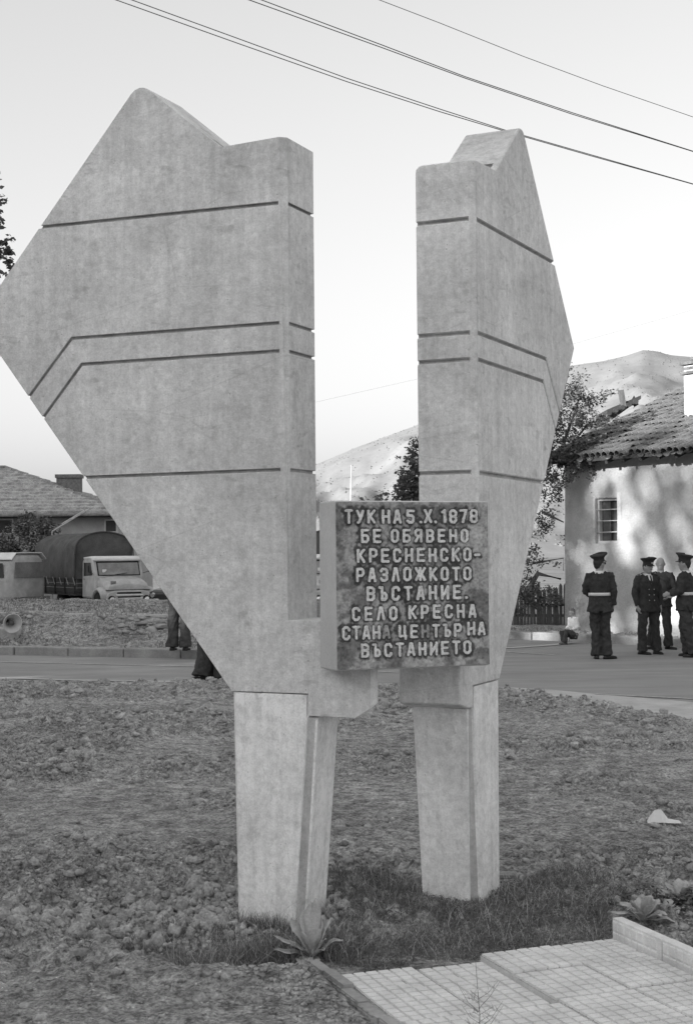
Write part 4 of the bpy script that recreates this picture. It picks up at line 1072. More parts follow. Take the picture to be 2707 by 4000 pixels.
for a in ((s0w, s0w+f, zb, zt), (s1w-f, s1w, zb, zt), (s0w+f, s1w-f, zt-f, zt), (s0w+f, s1w-f, zb, zb+f)): WB(mb, *a, .05, .12)
win = mb.build('window', 'white_frame', house)
mb = MB(); WB(mb, s0w+f, s1w-f, zb+f, zt-f, .13, .14); mb.build('pane', 'glass_dark', win)
mb = MB(); cxw = (s0w+s1w)/2; mb.box((cxw, SG*.10, (zb+zt)/2), (.035, .03, zt-zb-2*f)); mb.build('mullion', 'wood_old', win)
for k in range(1, 4):
    mb = MB(); z = zb+(zt-zb)*k/4; mb.beam((s0w-.02, SG*.015, z), (s1w+.02, SG*.015, z), .014, .014); mb.build('window_bar', 'white_frame', win)
for k in range(2):
    mb = MB(); x = s0w+(s1w-s0w)*(.28+.5*k); mb.prism([(0, 0), (.22, .02), (.16, .5), (.24, .95), (.02, .98)], (x-.1, SG*.125, zb+.06), (1, 0, 0), (0, 0, 1), (0, SG, 0), 0, .003); mb.build('curtain', 'grey_cloth', win)
# plaster rims
mb = MB(); WB(mb, s1w+.001, s1w+.10, zb-.06, zt+.1, -.014, .04); WB(mb, s0w-.07, s0w-.001, zb-.05, zt+.06, -.014, .04); mb.build('window_surround', 'white_frame', house)
# roof: sheathing, eave boards and single tiles
SL = R(22); OV = .42; RX0 = -.35; RXL = 7.4; RUN = 4.2
sd = Vector((0, SG*math.cos(SL), math.sin(SL)))
rz0 = HT-.02
mb = MB()
o0 = Vector((0, -SG*OV, rz0-OV*math.tan(SL)+.10))
vs = []
for x in (RX0, RXL):
    for t in (0, RUN/math.cos(SL)+.5): vs += [Vector((x, 0, 0))+o0+sd*t, Vector((x, 0, -.05))+o0+sd*t]
mb.add(vs, [(0, 4, 6, 2), (1, 3, 7, 5), (0, 1, 5, 4), (2, 6, 7, 3), (0, 2, 3, 1), (4, 5, 7, 6)])
roof = mb.build('roof', 'timber_dark', house)
k = 0
while RX0+.15+k*.45 < RXL:
    mb = MB(); x = RX0+.15+k*.45; mb.beam(Vector((x, 0, -.09))+o0+sd*.03, Vector((x, 0, -.09))+o0+sd*1.2, .07, .08); mb.build('rafter', 'timber_dark', roof); k += 1
me = None
def tile_mesh():
    mb = MB(); L_ = .42; n = 6; vs = []
    for i, (t, r) in enumerate(((0, .085), (L_, .068))):
        for j in range(n+1):
            a = math.pi*j/n; vs.append((r*math.cos(a), t, r*math.sin(a)*1.1))
        for j in range(n+1):
            a = math.pi*j/n; vs.append(((r-.010)*math.cos(a), t, (r-.010)*math.sin(a)*1.1))
    m1 = n+1; fs = []
    for j in range(n): fs += [(j, j+1, 2*m1+j+1, 2*m1+j), (m1+j+1, m1+j, 3*m1+j, 3*m1+j+1), (j+1, j, m1+j, m1+j+1)]
    mb.add(vs, fs); me = mb.mesh('tile'); me.materials.append(M['rooftile']); return me
tme = [tile_mesh()]
NC, NR = 21, 14
sag = lambda x, r: .05*math.sin(x*1.1+.5)*math.sin(r*.3+.3)
def tmat(x, r):
    t = r*.33+random.uniform(-.03, .03)*(2.6 if r == 0 else 1); p = Vector((x+random.uniform(-.026, .026), 0, random.uniform(-.012, .02)))+o0+sd*(t-.06)+Vector((0, 0, .02+.012*1+sag(x, r)*.5))
    rot = Matrix.Rotation(random.uniform(-.11, .11), 4, 'Z') @ Matrix.Rotation(SG*(SL-.03), 4, 'X')
    if SG < 0: rot = rot @ Matrix.Rotation(math.pi, 4, 'Z')
    return Matrix.Translation(p) @ rot
for c in range(NC):
    for r in range(NR):
        x = RX0+.10+c*.172
        o = bpy.data.objects.new('tile', tme[0]); COL.objects.link(o); o.parent = roof; o.matrix_local = tmat(x, r)
# remaining roof beyond the 294 single tiles: same shape, joined
mb = MB(); tv = [v.co.copy() for v in tme[0].vertices]; tf = [tuple(p.vertices) for p in tme[0].polygons]
c = NC
while RX0+.10+c*.172 < RXL:
    for r in range(NR):
        m4 = tmat(RX0+.10+c*.172, r); mb.add([m4 @ v for v in tv], tf)
    c += 1
# channels between the cover tiles
c = 0
while RX0+.18+c*.172 < RXL:
    for r in range(NR):
        m4 = tmat(RX0+.186+c*.172, r) @ Matrix.Scale(-.6, 4, (0, 0, 1)); mb.add([m4 @ v for v in tv], tf)
    c += 1
mb.build('roof_tiling', 'rooftile', roof, kind='stuff', fix=False)
# chimney on the right
q = at(2790, 1600, 28.2); lq = Vector((q.x-WC.x, q.y-WC.y, 0)); cx_, cy_ = lq.dot(Wd), lq.dot(Vector((-Wd.y, Wd.x, 0)))
ct = at(2700, 1425, 28.2).z; mb = MB(); mb.box((cx_, cy_, ct/2+1.9), (.9, .75, ct-3.8)); ch = mb.build('chimney', 'adobe', roof, bevel=.02)
for k, (dz, ww) in enumerate(((.05, 1.0), (.14, .9), (.24, 1.0), (.34, .7))):
    mb = MB(); mb.box((cx_, cy_, ct+dz-.2), (ww, ww*.85, .055)); mb.build('cap_tile', 'rooftile', ch)
# shed roof and leaning post behind
t = thing('shed', 'low dark tiled shed roof with a leaning post behind the adobe house', 'shed', (0, 0, 0))
D = 34
mb = MB(); a, b, c, d = A(2368, 1640, D), A(2500, 1590, D), A(2503, 1600, D+.5), A(2370, 1660, D+.5)
mb.prism([(0, 0), (.80, .33), (.80, .25), (0, -.32)], A(2370, 1600, D), (1, 0, 0), (0, 0, 1), (0, 1, 0), 0, 1.5); mb.build('roof', 'timber_dark', t)
mb = MB(); q = Vector(A(2370, 1700, D)); mb.box((q.x+.4, q.y+.8, (q.z-.75)/2), (.75, 1.3, q.z+.75)); mb.build('wall', 'adobe', t)
for k in range(5):
    mb = MB(); q = Vector(A(2375+26*k, 1612-11*k, D)); mb.tube([q+Vector((0, -.12, -.02)), q+Vector((.02, 1.5, .03))], [.06, .05], 8); mb.build('tile', 'timber_dark', t)
mb = MB(); mb.tube([A(2455, 1575, D+.2), A(2470, 1560, D+.2), A(2485, 1585, D+.2)], [.08, .1, .06], 7); mb.build('ridge_cap', 'timber_dark', t)
mb = MB(); mb.beam(A(2436, 1600, D), A(2423, 1524, D), .12, .12); mb.build('post', 'wood_old', t)

# picket fence
FD = 31.5
fl, fr_ = at(1985, 2451, FD), at(2216, 2451, FD); fz = .12
fence = thing('picket_fence', 'old grey wooden picket fence between the tree and the adobe house', 'fence', (fl.x, FD, fz))
nP = 19; hgt = at(2100, 2282, FD).z-fz
for k in range(nP):
    x = (fr_.x-fl.x)*k/(nP-1); h = hgt*random.uniform(.86, 1.05); w = random.uniform(.05, .075); ln = random.uniform(-.03, .03); mb = MB()
    mb.prism([(-w/2, -.05), (w/2, -.05), (w/2+ln, h*.93), (ln, h), (-w/2+ln, h*.94)], (x, random.uniform(-.015, .0), 0), (1, 0, 0), (0, 0, 1), (0, 1, 0), 0, .022)
    mb.build('picket', 'wood_old', fence)
zr = at(2100, 2358, FD).z-fz
mb = MB(); mb.tube([(.35, -.06, zr+.03), (1.0, -.06, zr-.03), (fr_.x-fl.x, -.06, zr-.02)], [.03, .032, .03], 7); mb.build('rail', 'timber_dark', fence)
mb = MB(); mb.beam((0, .04, .22), (fr_.x-fl.x, .04, .2), .03, .06); mb.build('rail', 'wood_old', fence)

# ------------------------------------------------------------------ tiled house on the left
HD = 70
lh = thing('tiled_house', 'long low house with a grey hipped tile roof behind the truck on the left', 'house', (-18, HD, -.75))
ec = at(492, 2008, HD); ez = ec.z+.75; ex = ec.x+18; rdg = at(22, 1833, 76.8); rx, ry, rz = rdg.x+18, 6.8, rdg.z+.75
def hp(x, y, z): return Vector((x, y, z))
mb = MB()
B0, B1, B2, B3 = hp(-14, 0, ez), hp(ex, 0, ez), hp(ex, 13.6, ez), hp(-14, 13.6, ez); T0, T1 = hp(-10, 6.8, rz), hp(rx, 6.8, rz)
mb.add([B0, B1, B2, B3, T0, T1], [(0, 1, 5, 4), (1, 2, 5), (2, 3, 4, 5), (3, 0, 4), (0, 3, 2, 1)])
lroof = mb.build('roof', 'rooftile_far', lh)
# tile courses as real stepped, waved rows on the front slope and the hip end
def courses(A0, A1, C0, C1, nrow, amp=.03, pitch=.24):
    Vs, Fs = [], []; off = 0; nrm = (A1-A0).cross(C0-A0).normalized()
    if nrm.z < 0: nrm = -nrm
    for r in range(nrow):
        a, b = r/nrow, (r+1)/nrow
        L0, R0, L1, R1 = A0.lerp(C0, a), A1.lerp(C1, a), A0.lerp(C0, min(1, b+.02)), A1.lerp(C1, min(1, b+.02))
        n = max(2, int((R0-L0).length/pitch*4)); t = np.linspace(0, 1, n)
        base = .02+amp*np.abs(np.sin(t*(R0-L0).length/pitch*np.pi+r*.7))+rng.normal(0, .006, n)
        for (P0, P1, lift) in ((L0, R0, .15), (L0, R0, 0.0), (L1, R1, .02)):
            pts = np.array(P0)[None]*(1-t[:, None])+np.array(P1)[None]*t[:, None]
            Vs.append(pts+np.array(nrm)[None]*((base*(1 if lift != 0 else 0)+lift)[:, None] if lift != 0 else np.zeros((n, 1))))
        i = np.arange(n-1)+off
        Fs.append(np.stack([i, i+1, i+1+2*n, i+2*n], 1)); Fs.append(np.stack([i+n, i+n+1, i+1, i], 1)); off += 3*n
    return np.concatenate(Vs), np.concatenate(Fs)
V1, F1 = courses(B0, B1, T0, T1, 15); V2, F2 = courses(B1, B2, T1, T1+Vector((0, .01, 0)), 15)
npmesh('roof_tiling', np.concatenate([V1, V2]), np.concatenate([F1, F2+len(V1)]), 'rooftile_far', lroof, kind='stuff')
mb = MB(); mb.tube([B1+Vector((0, 0, .08)), T1+Vector((0, 0, .1)), T0+Vector((0, 0, .1))], [.11, .11, .11], 8); mb.build('ridge_cap', 'roofedge', lroof)
mb = MB(); mb.tube([B0+Vector((0, -.08, -.02)), B1+Vector((.05, -.08, -.02))], [.08, .08], 8); mb.build('gutter', 'roofedge', lroof)
mb = MB(); wz = ez-.12
mb.box(((ex-14)/2, 7, wz/2), (ex+14-1.0, 12.8, wz)); mb.build('wall', 'plaster', lh)
for (xa, xb, ya, yb) in ((-30, 56, 2026, 2088), (410, 461, 2028, 2082), (-200, -120, 2026, 2088)):
    p0, p1 = at(xa, yb, HD+.6), at(xb, ya, HD+.6); x0_, x1_, z0_, z1_ = p0.x+18, p1.x+18, p0.z+.75, p1.z+.75; mb = MB(); f = .07
    for a in ((x0_, x0_+f, z0_, z1_), (x1_-f, x1_, z0_, z1_), (x0_+f, x1_-f, z1_-f, z1_), (x0_+f, x1_-f, z0_, z0_+f)): mb.box(((a[0]+a[1])/2, .57, (a[2]+a[3])/2), (a[1]-a[0], .12, a[3]-a[2]))
    w_ = mb.build('window', 'white_frame', lh); mb = MB(); mb.box(((x0_+x1_)/2, .60, (z0_+z1_)/2), (x1_-x0_-2*f, .03, z1_-z0_-2*f)); mb.build('pane', 'glass_dark', w_)
c0, c1 = at(228, 1925, 75), at(318, 1872, 75); mb = MB(); mb.box(((c0.x+c1.x)/2+18, 5, (c0.z+c1.z)/2+.55), (c1.x-c0.x, .8, c1.z-c0.z+.6)); ch = mb.build('chimney', 'brick', lroof)
mb = MB(); mb.box(((c0.x+c1.x)/2+18, 5, c1.z+.9), (c1.x-c0.x+.12, .95, .18)); mb.build('chimney_cap', 'brick', ch)

# white ladder-like poles in front of the bush
p0, p1 = at(205, 2076, 64), at(350, 1988, 64); p2, p3 = at(243, 2047, 64), at(330, 1995, 64)
t = thing('pole_pair', 'two thin pale poles leaning above the canvas truck', 'poles', (p0.x, 64, p0.z))
for a, b in ((p0, p1), (p2, p3)):
    mb = MB(); mb.tube([a-p0, b-p0], [.03, .03], 6); mb.build('pole', 'mast', t)
mb = MB(); mb.tube([p0-p0, Vector((0, 0, -p0.z-.75))], [.02, .03], 6); mb.build('stay', 'mast', t)
# mast seen between the pylons
p0, p1 = at(1362, 2250, 90), at(1373, 1818, 90); mb = MB(); mb.tube([(p0.x, 90, -.75), tuple(p0), tuple(p1)], [.07, .06, .03], 8)
tag(mb.build('mast', 'mast'), 'slim pale pole standing behind the plaque between the pylons', 'pole')

# ------------------------------------------------------------------ vehicles
def wheel(t, x, y, r=.5, w=.26):
    mb = MB(); mb.tube([(x-w/2, y, r), (x-w/2+.04, y, r), (x+w/2-.04, y, r), (x+w/2, y, r)], [r*.9, r, r, r*.9], 20, (0, 0, 1)); wh = mb.build('wheel', 'rubber', t, True)
    mb = MB(); sg = 1 if x > 0 else -1; mb.tube([(x+sg*w*.4, y, r), (x+sg*(w/2+.01), y, r)], [r*.5, r*.3], 14, (0, 0, 1)); mb.build('rim', 'truck_paint', wh, True)
TR = at(488, 2300, 57.5)
truck = thing('army_truck', 'light cabbed truck with a dark canvas cover parked behind the bank', 'truck', (TR.x, 57.5, -.75), R(30))
# cab: side profile polygons lofted across the width (y forward is negative)
def loft(prof, xs, mname, name, par, inset=None, bevel=.05, m=None):
    mb = MB(); n = len(prof); vs = []
    for x, (k, dz) in xs:
        vs += [(x, y*1.0+(k if y < 1.0 else 0), z-dz*(1 if z > 1.2 else 0)) for y, z in prof]
    mb.add(vs, [(i*n+j, i*n+(j+1) % n, (i+1)*n+(j+1) % n, (i+1)*n+j) for i in range(len(xs)-1) for j in range(n)]+[tuple(range(n)), tuple(range((len(xs)-1)*n, len(xs)*n))])
    return mb.build(name, mname, par, bevel=bevel)
cab = loft([(2.0, .75), (2.0, 1.5), (1.95, 2.22), (1.75, 2.34), (1.05, 2.36), (.85, 2.24), (.62, 1.62), (.6, .75)], [(-1.03, (0, .0)), (-.98, (-.05, 0)), (0, (-.12, -.03)), (.98, (-.05, 0)), (1.03, (0, 0))], 'truck_paint', 'cab', truck, bevel=.06)
mb = MB(); vs = []
for x, k in ((-1.0, 0), (-.5, -.05), (0, -.07), (.5, -.05), (1.0, 0)): vs += [(x, .70+k, 2.22), (x, 1.9, 2.30), (x, 1.95, 2.375), (x, .95+k, 2.42), (x, .68+k, 2.30)]
mb.add(vs, [(i*5+j, i*5+(j+1) % 5, (i+1)*5+(j+1) % 5, (i+1)*5+j) for i in range(4) for j in range(5)]+[tuple(range(5)), tuple(range(20, 25))]); mb.build('cab_roof', 'truck_roof', truck, True)
# windscreen: dark rubber frame and glass, following the slanted front
def scr(x0, x1, t0, t1, off, m, name, par):
    mb = MB(); vs = []
    for i in range(7):
        x = x0+(x1-x0)*i/6; k = -.12+.09*(abs(x)/.98)**2
        for t in (t0, t1): vs.append((x, .62+(.85-.62)*t+k-off, 1.62+(2.24-1.62)*t))
    mb.add(vs, [(2*i, 2*i+2, 2*i+3, 2*i+1) for i in range(6)]); return mb.build(name, m, par)
fr = scr(-.90, .90, .03, .94, .020, 'black', 'windscreen_frame', truck); scr(-.85, .85, .09, .86, .030, 'glass_haze', 'windscreen', fr)
mb = MB(); mb.box((-.62, .58, 1.80), (.17, .01, .19)); mb.box((-.62, .572, 1.80), (.09, .01, .10)); mb.build('sticker', 'truck_roof', fr)
mb = MB(); mb.beam((-.30, .50, 1.66), (.30, .47, 1.74), .015, .02); mb.build('wiper', 'black', fr)
for sx in (-1, 1):
    mb = MB(); mb.prism([(1.82, 1.62), (1.80, 2.16), (1.02, 2.16), (.80, 1.66)], (sx*1.034, 0, 0), (0, 1, 0), (0, 0, 1), (sx, 0, 0), 0, .006); mb.build('side_window', 'glass_dark', truck)
    mb = MB(); mb.prism([(1.9, .8), (1.9, 1.58), (.72, 1.58), (.72, .8)], (sx*1.030, 0, 0), (0, 1, 0), (0, 0, 1), (sx, 0, 0), 0, .02); dr = mb.build('door', 'truck_paint', truck, bevel=.01)
    mb = MB(); mb.beam((sx*1.065, 1.75, 1.5), (sx*1.065, 1.6, 1.5), .02, .03); mb.build('handle', 'chrome', dr)
    mb = MB(); mb.beam((sx*1.05, .7, 1.72), (sx*1.26, .6, 1.80), .02, .02); mb.box((sx*1.28, .6, 1.90), (.04, .03, .26)); mb.build('mirror', 'black', truck)
# hood: wide, rounded, falling forward; fenders, grille, bumper, lamps
mb = MB(); vs = []
sec = [(-.92, .0), (-.85, .12), (-.5, .19), (0, .21), (.5, .19), (.85, .12), (.92, .0)]
for y, z, k in ((.66, 1.44, 1.0), (.2, 1.36, .99), (-.25, 1.24, .96), (-.42, 1.10, .93)):
    vs += [(x*k, y, z+dz) for x, dz in sec]+[(.92*k, y, .95), (-.92*k, y, .95)]
k9 = 9; mb.add(vs, [(i*k9+j, i*k9+(j+1) % k9, (i+1)*k9+(j+1) % k9, (i+1)*k9+j) for i in range(3) for j in range(k9)]+[tuple(range(k9)), tuple(range(27, 36))]); mb.build('hood', 'truck_paint', truck, True, bevel=.03)
mb = MB(); mb.box((0, -.36, 1.085), (1.80, .22, .02)); mb.build('hood_gap', 'black', truck)
mb = MB()
for k in range(4): mb.box((-.60, -.045-.0*k, 1.26+.045*k), (.22, .03, .018), Matrix.Rotation(R(-15), 3, 'X'))
o = mb.build('louvre', 'black', truck); o.location = (0, -.30, .03)
mb = MB(); mb.prism([(-.92, .55), (-.96, .80), (-.86, 1.0), (-.6, 1.075), (.6, 1.075), (.86, 1.0), (.96, .80), (.92, .55)], (0, -.50, 0), (1, 0, 0), (0, 0, 1), (0, 1, 0), 0, .5); face = mb.build('front_panel', 'truck_paint', truck, bevel=.05)
for z, w, h in ((.97, 1.0, .055), (.80, .95, .06), (.70, .95, .05), (.61, .95, .045)):
    mb = MB(); mb.box((.0, -.505, z), (w, .03, h)); mb.build('grille_slot', 'black', face)
for z in (.885, .755):
    mb = MB(); mb.box((0, -.53, z), (1.12, .05, .045)); mb.build('grille_bar', 'truck_roof', face, bevel=.01)
for sx in (-1, 1):
    mb = MB(); pts = []; 
    mb.tube([(sx*.98, -.42, .72), (sx*.98, -.35, .98), (sx*.98, .0, 1.12), (sx*.98, .45, 1.02), (sx*.98, .62, .72)], [(.16, .07), (.2, .09), (.2, .09), (.18, .08), (.16, .06)], 10); mb.build('fender', 'truck_paint', truck, True)
    mb = MB(); mb.tube([(sx*.72, -.60, .70), (sx*.72, -.50, .70), (sx*.72, -.45, .70)], [.135, .17, .18], 18, (1, 0, 0)); hl = mb.build('headlight', 'black', truck, True)
    mb = MB(); mb.tube([(sx*.72, -.625, .70), (sx*.72, -.604, .70)], [.08, .125], 18, (1, 0, 0)); mb.build('lens', 'chrome', hl, True)
    wheel(truck, sx*.95, .2); wheel(truck, sx*.95, 4.6)
mb = MB(); mb.box((0, -.70, .45), (2.15, .10, .2)); mb.build('bumper', 'truck_roof', truck, bevel=.03)
mb = MB(); mb.box((1.0, -.78, .62), (.3, .06, .2)); mb.build('side_lamp', 'horn_white', truck, bevel=.03)
mb = MB(); mb.box((0, 3.5, .62), (.9, 6.5, .18)); mb.build('chassis', 'black', truck)
# load bed with posts and planks, canvas tilt with bows
BY0, BY1 = 2.3, 7.4
mb = MB(); mb.box((0, (BY0+BY1)/2, .88), (2.36, BY1-BY0, .12)); mb.build('bed', 'bed_wood', truck)
for sx in (-1, 1):
    for k in range(3):
        mb = MB(); mb.box((sx*1.18, (BY0+BY1)/2, 1.04+.19*k), (.035, BY1-BY0, .175)); mb.build('side_plank', 'bed_wood', truck)
    for k in range(5):
        mb = MB(); mb.box((sx*1.215, BY0+.08+k*(BY1-BY0-.16)/4, 1.2), (.05, .08, .66)); mb.build('bed_post', 'timber_dark', truck)
for k in range(3):
    mb = MB(); mb.box((0, BY0, 1.04+.19*k), (2.3, .035, .175)); mb.build('front_plank', 'bed_wood', truck)
mb = MB(); ny = 45; arc = []
for j in range(25):
    a = math.pi*j/24; x = -math.cos(a)*1.24; z = 2.62+.78*math.sin(a)**.8 if 0 < j < 24 else 2.62; arc.append((x, z))
arc = [(-1.26, 1.5), (-1.27, 1.8), (-1.26, 2.2), (-1.25, 2.45)]+arc+[(1.25, 2.45), (1.26, 2.2), (1.27, 1.8), (1.26, 1.5)]
V = []
for i in range(ny):
    y = BY0-.05+(BY1-BY0+.1)*i/(ny-1); bowd = abs(math.sin(math.pi*(y-BY0)/((BY1-BY0)/5)))
    for j, (x, z) in enumerate(arc):
        sg = .075*bowd+.02*math.sin(y*7+j*.6)+.015*math.sin(j*1.3+y*3); k = 1-.9*sg/1.25
        V.append((x*k, y, z-(.06*bowd if z > 2.6 else 0)))
na = len(arc); mb.add(V, [(i*na+j, i*na+j+1, (i+1)*na+j+1, (i+1)*na+j) for i in range(ny-1) for j in range(na-1)]+[tuple(range(na)), tuple(range((ny-1)*na, ny*na))])
mb.build('canvas_cover', 'canvas', truck, True)
mb = MB(); mb.tube([(x*1.01, BY0-.06, z+.01) for x, z in arc], [.03]*na, 6); mb.build('canvas_hem', 'canvas', truck, True)
for k in range(6):
    y = BY0+.1+k*.84; mb = MB(); mb.tube([(-1.29, y, 1.56), (-1.26, y-.18, 1.25)], [.012, .012], 4); mb.build('strap', 'straw', truck)

# van on the far left
VN = at(20, 2300, 60)
van = thing('van', 'pale van with dark windows parked at the left edge beside the canvas truck', 'van', (-15.35, 60, -.75), R(64), scale=1.28)
mb = MB(); sec = [(-.9, .5), (-.92, 1.15), (-.82, 1.78), (-.6, 1.98), (.6, 1.98), (.82, 1.78), (.92, 1.15), (.9, .5)]
vs = []; ys = ((-2.15, .92, .0), (-2.0, 1.0, 0), (2.0, 1.0, 0), (2.2, .9, 0))
for y, k, d in ys: vs += [(x*k, y, z) for x, z in sec]
mb.add(vs, [(i*8+j, i*8+(j+1) % 8, (i+1)*8+(j+1) % 8, (i+1)*8+j) for i in range(3) for j in range(8)]+[tuple(range(8)), tuple(range(24, 32))]); mb.build('body', 'truck_paint', van, bevel=.15).modifiers['bevel'].segments = 4
mb = MB(); mb.add([(x*1.02, y*1.01, z+dz) for y in (-2.15, 2.15) for x, z in ((-.84, 1.80), (-.62, 2.0), (.62, 2.0), (.84, 1.80)) for dz in (0, .03)], [(0, 2, 10, 8), (2, 4, 12, 10), (4, 6, 14, 12), (1, 9, 11, 3), (3, 11, 13, 5), (5, 13, 15, 7), (0, 1, 3, 2), (2, 3, 5, 4), (4, 5, 7, 6), (8, 10, 11, 9), (10, 12, 13, 11), (12, 14, 15, 13), (0, 8, 9, 1), (6, 7, 15, 14)]); mb.build('roof', 'truck_roof', van)
for sx in (-1, 1):
    for y0, y1 in ((-1.9, -.95), (-.8, .5), (.65, 1.85)):
        mb = MB(); mb.prism([(y0, 1.24), (y1, 1.24), (y1-.06, 1.70), (y0+.06, 1.70)], (sx*.895, 0, 0), (0, 1, 0), (0, 0, 1), (sx, 0, 0), 0, .035); mb.build('side_window', 'glass_dark', van)
    wheel(van, sx*.75, -1.3, .36, .2); wheel(van, sx*.75, 1.3, .36, .2)
mb = MB(); mb.prism([(-.72, 1.24), (.72, 1.24), (.66, 1.72), (-.66, 1.72)], (0, -2.17, 0), (1, 0, 0), (0, 0, 1), (0, -1, 0), -.06, .02); mb.build('windscreen', 'glass_haze', van)
mb = MB(); mb.box((0, -2.26, .55), (1.8, .08, .16)); mb.build('bumper', 'chrome', van)
mb = MB(); mb.box((.93, 0, 1.02), (.02, 3.9, .04)); mb.build('trim_strip', 'white_frame', van)
# dark jeep beside the truck
JP = at(700, 2300, 58)
jeep = thing('dark_car', 'dark off-road car half hidden between the truck and the left pylon', 'car', (JP.x+.1, 58.6, -.75), R(-20))
mb = MB(); mb.prism([(2.0, .5), (2.0, 1.15), (.5, 1.2), (-1.2, 1.05), (-1.45, .95), (-1.45, .5)], (-.85, 0, 0), (0, 1, 0), (0, 0, 1), (1, 0, 0), 0, 1.7); mb.build('body', 'dark_paint', jeep, bevel=.06)
mb = MB(); mb.prism([(2.0, 1.155), (1.8, 1.85), (.55, 1.85), (.2, 1.21)], (-.78, 0, 0), (0, 1, 0), (0, 0, 1), (1, 0, 0), 0, 1.56); mb.build('cabin', 'dark_paint', jeep, bevel=.04)
mb = MB(); mb.add([(-.68, .20, 1.28), (.68, .20, 1.28), (.62, .48, 1.78), (-.62, .48, 1.78)], [(0, 1, 2, 3)]); mb.v = [(x, y-.03, z) for x, y, z in mb.v]; mb.build('windscreen', 'mast', jeep)
mb = MB(); mb.prism([(.5, 1.28), (1.7, 1.28), (1.62, 1.75), (.68, 1.75)], (-.785, 0, 0), (0, 1, 0), (0, 0, 1), (-1, 0, 0), 0, .012); mb.build('side_window', 'glass_haze', jeep)
for sx in (-1, 1):
    mb = MB(); mb.tube([(sx*.6, -1.52, .85), (sx*.6, -1.44, .85)], [.09, .11], 14, (1, 0, 0)); mb.build('headlight', 'chrome', jeep)
    wheel(jeep, sx*.75, -.85, .38, .2); wheel(jeep, sx*.75, 1.3, .38, .2)
mb = MB(); mb.box((0, -1.58, .58), (1.75, .1, .12)); mb.build('bumper', 'truck_roof', jeep)
# second lorry glimpsed between the left pylon and the plaque
T2 = at(1290, 2300, 55)
t2 = copy_tree(truck); t2.location = (T2.x+.25, 56, -.75); t2.rotation_euler = (0, 0, R(4)); t2['label'] = 'light lorry glimpsed in the slit between the left pylon and the plaque'

# ------------------------------------------------------------------ bank details: stones, weeds, horn loudspeaker
n = 420; s = rng.uniform(-4, 5, n); d = 2.5+rng.normal(0, .25, n)+fbm(s*1.2, s*0, 2, 5)*.3
x = KL0.x+KLd.x*s+KLn.x*d; y = KL0.y+KLd.y*s+KLn.y*d; k = x < -1.2; x, y = x[k], y[k]
sel = fbm(x*1.3, y*1.3, 3, 99) > -.05; x, y = x[sel], y[sel]; r = rng.uniform(.02, .07, len(x))*rng.uniform(.5, 1, len(x))
o = rocks('bank_stones', np.stack([x, y, bank(x, y)+r*.15], 1), r, 'stone', .6, 'pale broken stones along the top of the left bank', 'stones')
n = 1400; s = rng.uniform(-5, 5, n); d = rng.uniform(.5, 6, n)
x = KL0.x+KLd.x*s+KLn.x*d; y = KL0.y+KLd.y*s+KLn.y*d; k = x < -1.2; x, y = x[k], y[k]; r = rng.uniform(.015, .06, len(x))
rocks('bank_clods', np.stack([x, y, bank(x, y)+r*.1], 1), r, 'clod', .6, 'earth clods lying on the left bank', 'soil clods')
cop = thing('retaining_wall', 'broken pale concrete coping along the top edge of the left bank', 'wall', (0, 0, 0)); s = -7.0
while s < 4.6:
    l_ = random.uniform(.35, 1.1); q = KL0+KLd*(s+l_/2)+KLn*(2.55+random.uniform(-.04, .04)); rot = Matrix(((KLd.x, KLn.x, 0), (KLd.y, KLn.y, 0), (0, 0, 1))) @ Matrix.Rotation(random.uniform(-.03, .03), 3, 'Y')
    mb = MB(); mb.box(q+Vector((0, 0, bh(q.x, q.y)+random.uniform(-.01, .015))), (l_*.96, .16, random.uniform(.05, .09)), rot); mb.build('coping_stone', 'block', cop, bevel=.015); s += l_+(random.uniform(.1, .5) if random.random() < .3 else .01)
n = 16000; s = rng.uniform(-8, 5, n); d = rng.uniform(.4, 7.5, n)
x = KL0.x+KLd.x*s+KLn.x*d; y = KL0.y+KLd.y*s+KLn.y*d; k = (x < -1.0) & (fbm(x*1.1, y*1.1, 3, 101)+.25*(d > 2.7)+rng.uniform(-.2, .2, n) > .0); x, y, d = x[k], y[k], d[k]
blades(x, y, bank(x, y), rng.uniform(.03, .11, len(x)), np.full(len(x), .012), 'grass', 'bank_grass', 'rough weeds and grass covering the top of the left bank', .8)
k = rng.random(len(x)) < .22
blades(x[k], y[k], bank(x[k], y[k]), rng.uniform(.05, .15, k.sum()), np.full(k.sum(), .009), 'straw', 'bank_dry_grass', 'dry stalks among the weeds on the left bank', .9)
n = 3500; x = rng.uniform(1.5, 7.5, n); y = rng.uniform(26, 31, n); d2 = (x-KR0.x)*KRn.x+(y-KR0.y)*KRn.y; k = (d2 > .3) & (d2 < 2.6) & (x < 8); x, y = x[k], y[k]
sel = ((x-WC.x)*Wn.x+(y-WC.y)*Wn.y < -.05); x, y = x[sel], y[sel]
blades(x, y, bank(x, y), rng.uniform(.03, .09, len(x)), np.full(len(x), .008), 'grass', 'verge_grass', 'thin grass on the strip along the house wall and fence', .8)
n = 260; s = rng.uniform(0, 6, n); q = rng.uniform(-.45, .1, n); x = WC.x+Wd.x*s+Wn.x*(q-.25); y = WC.y+Wd.y*s+Wn.y*(q-.25); r = rng.uniform(.02, .07, n)
rocks('wall_rubble', np.stack([x, y, bank(x, y)+.0*r], 1), r, 'stone', .6, 'loose stones along the foot of the house wall', 'stones')

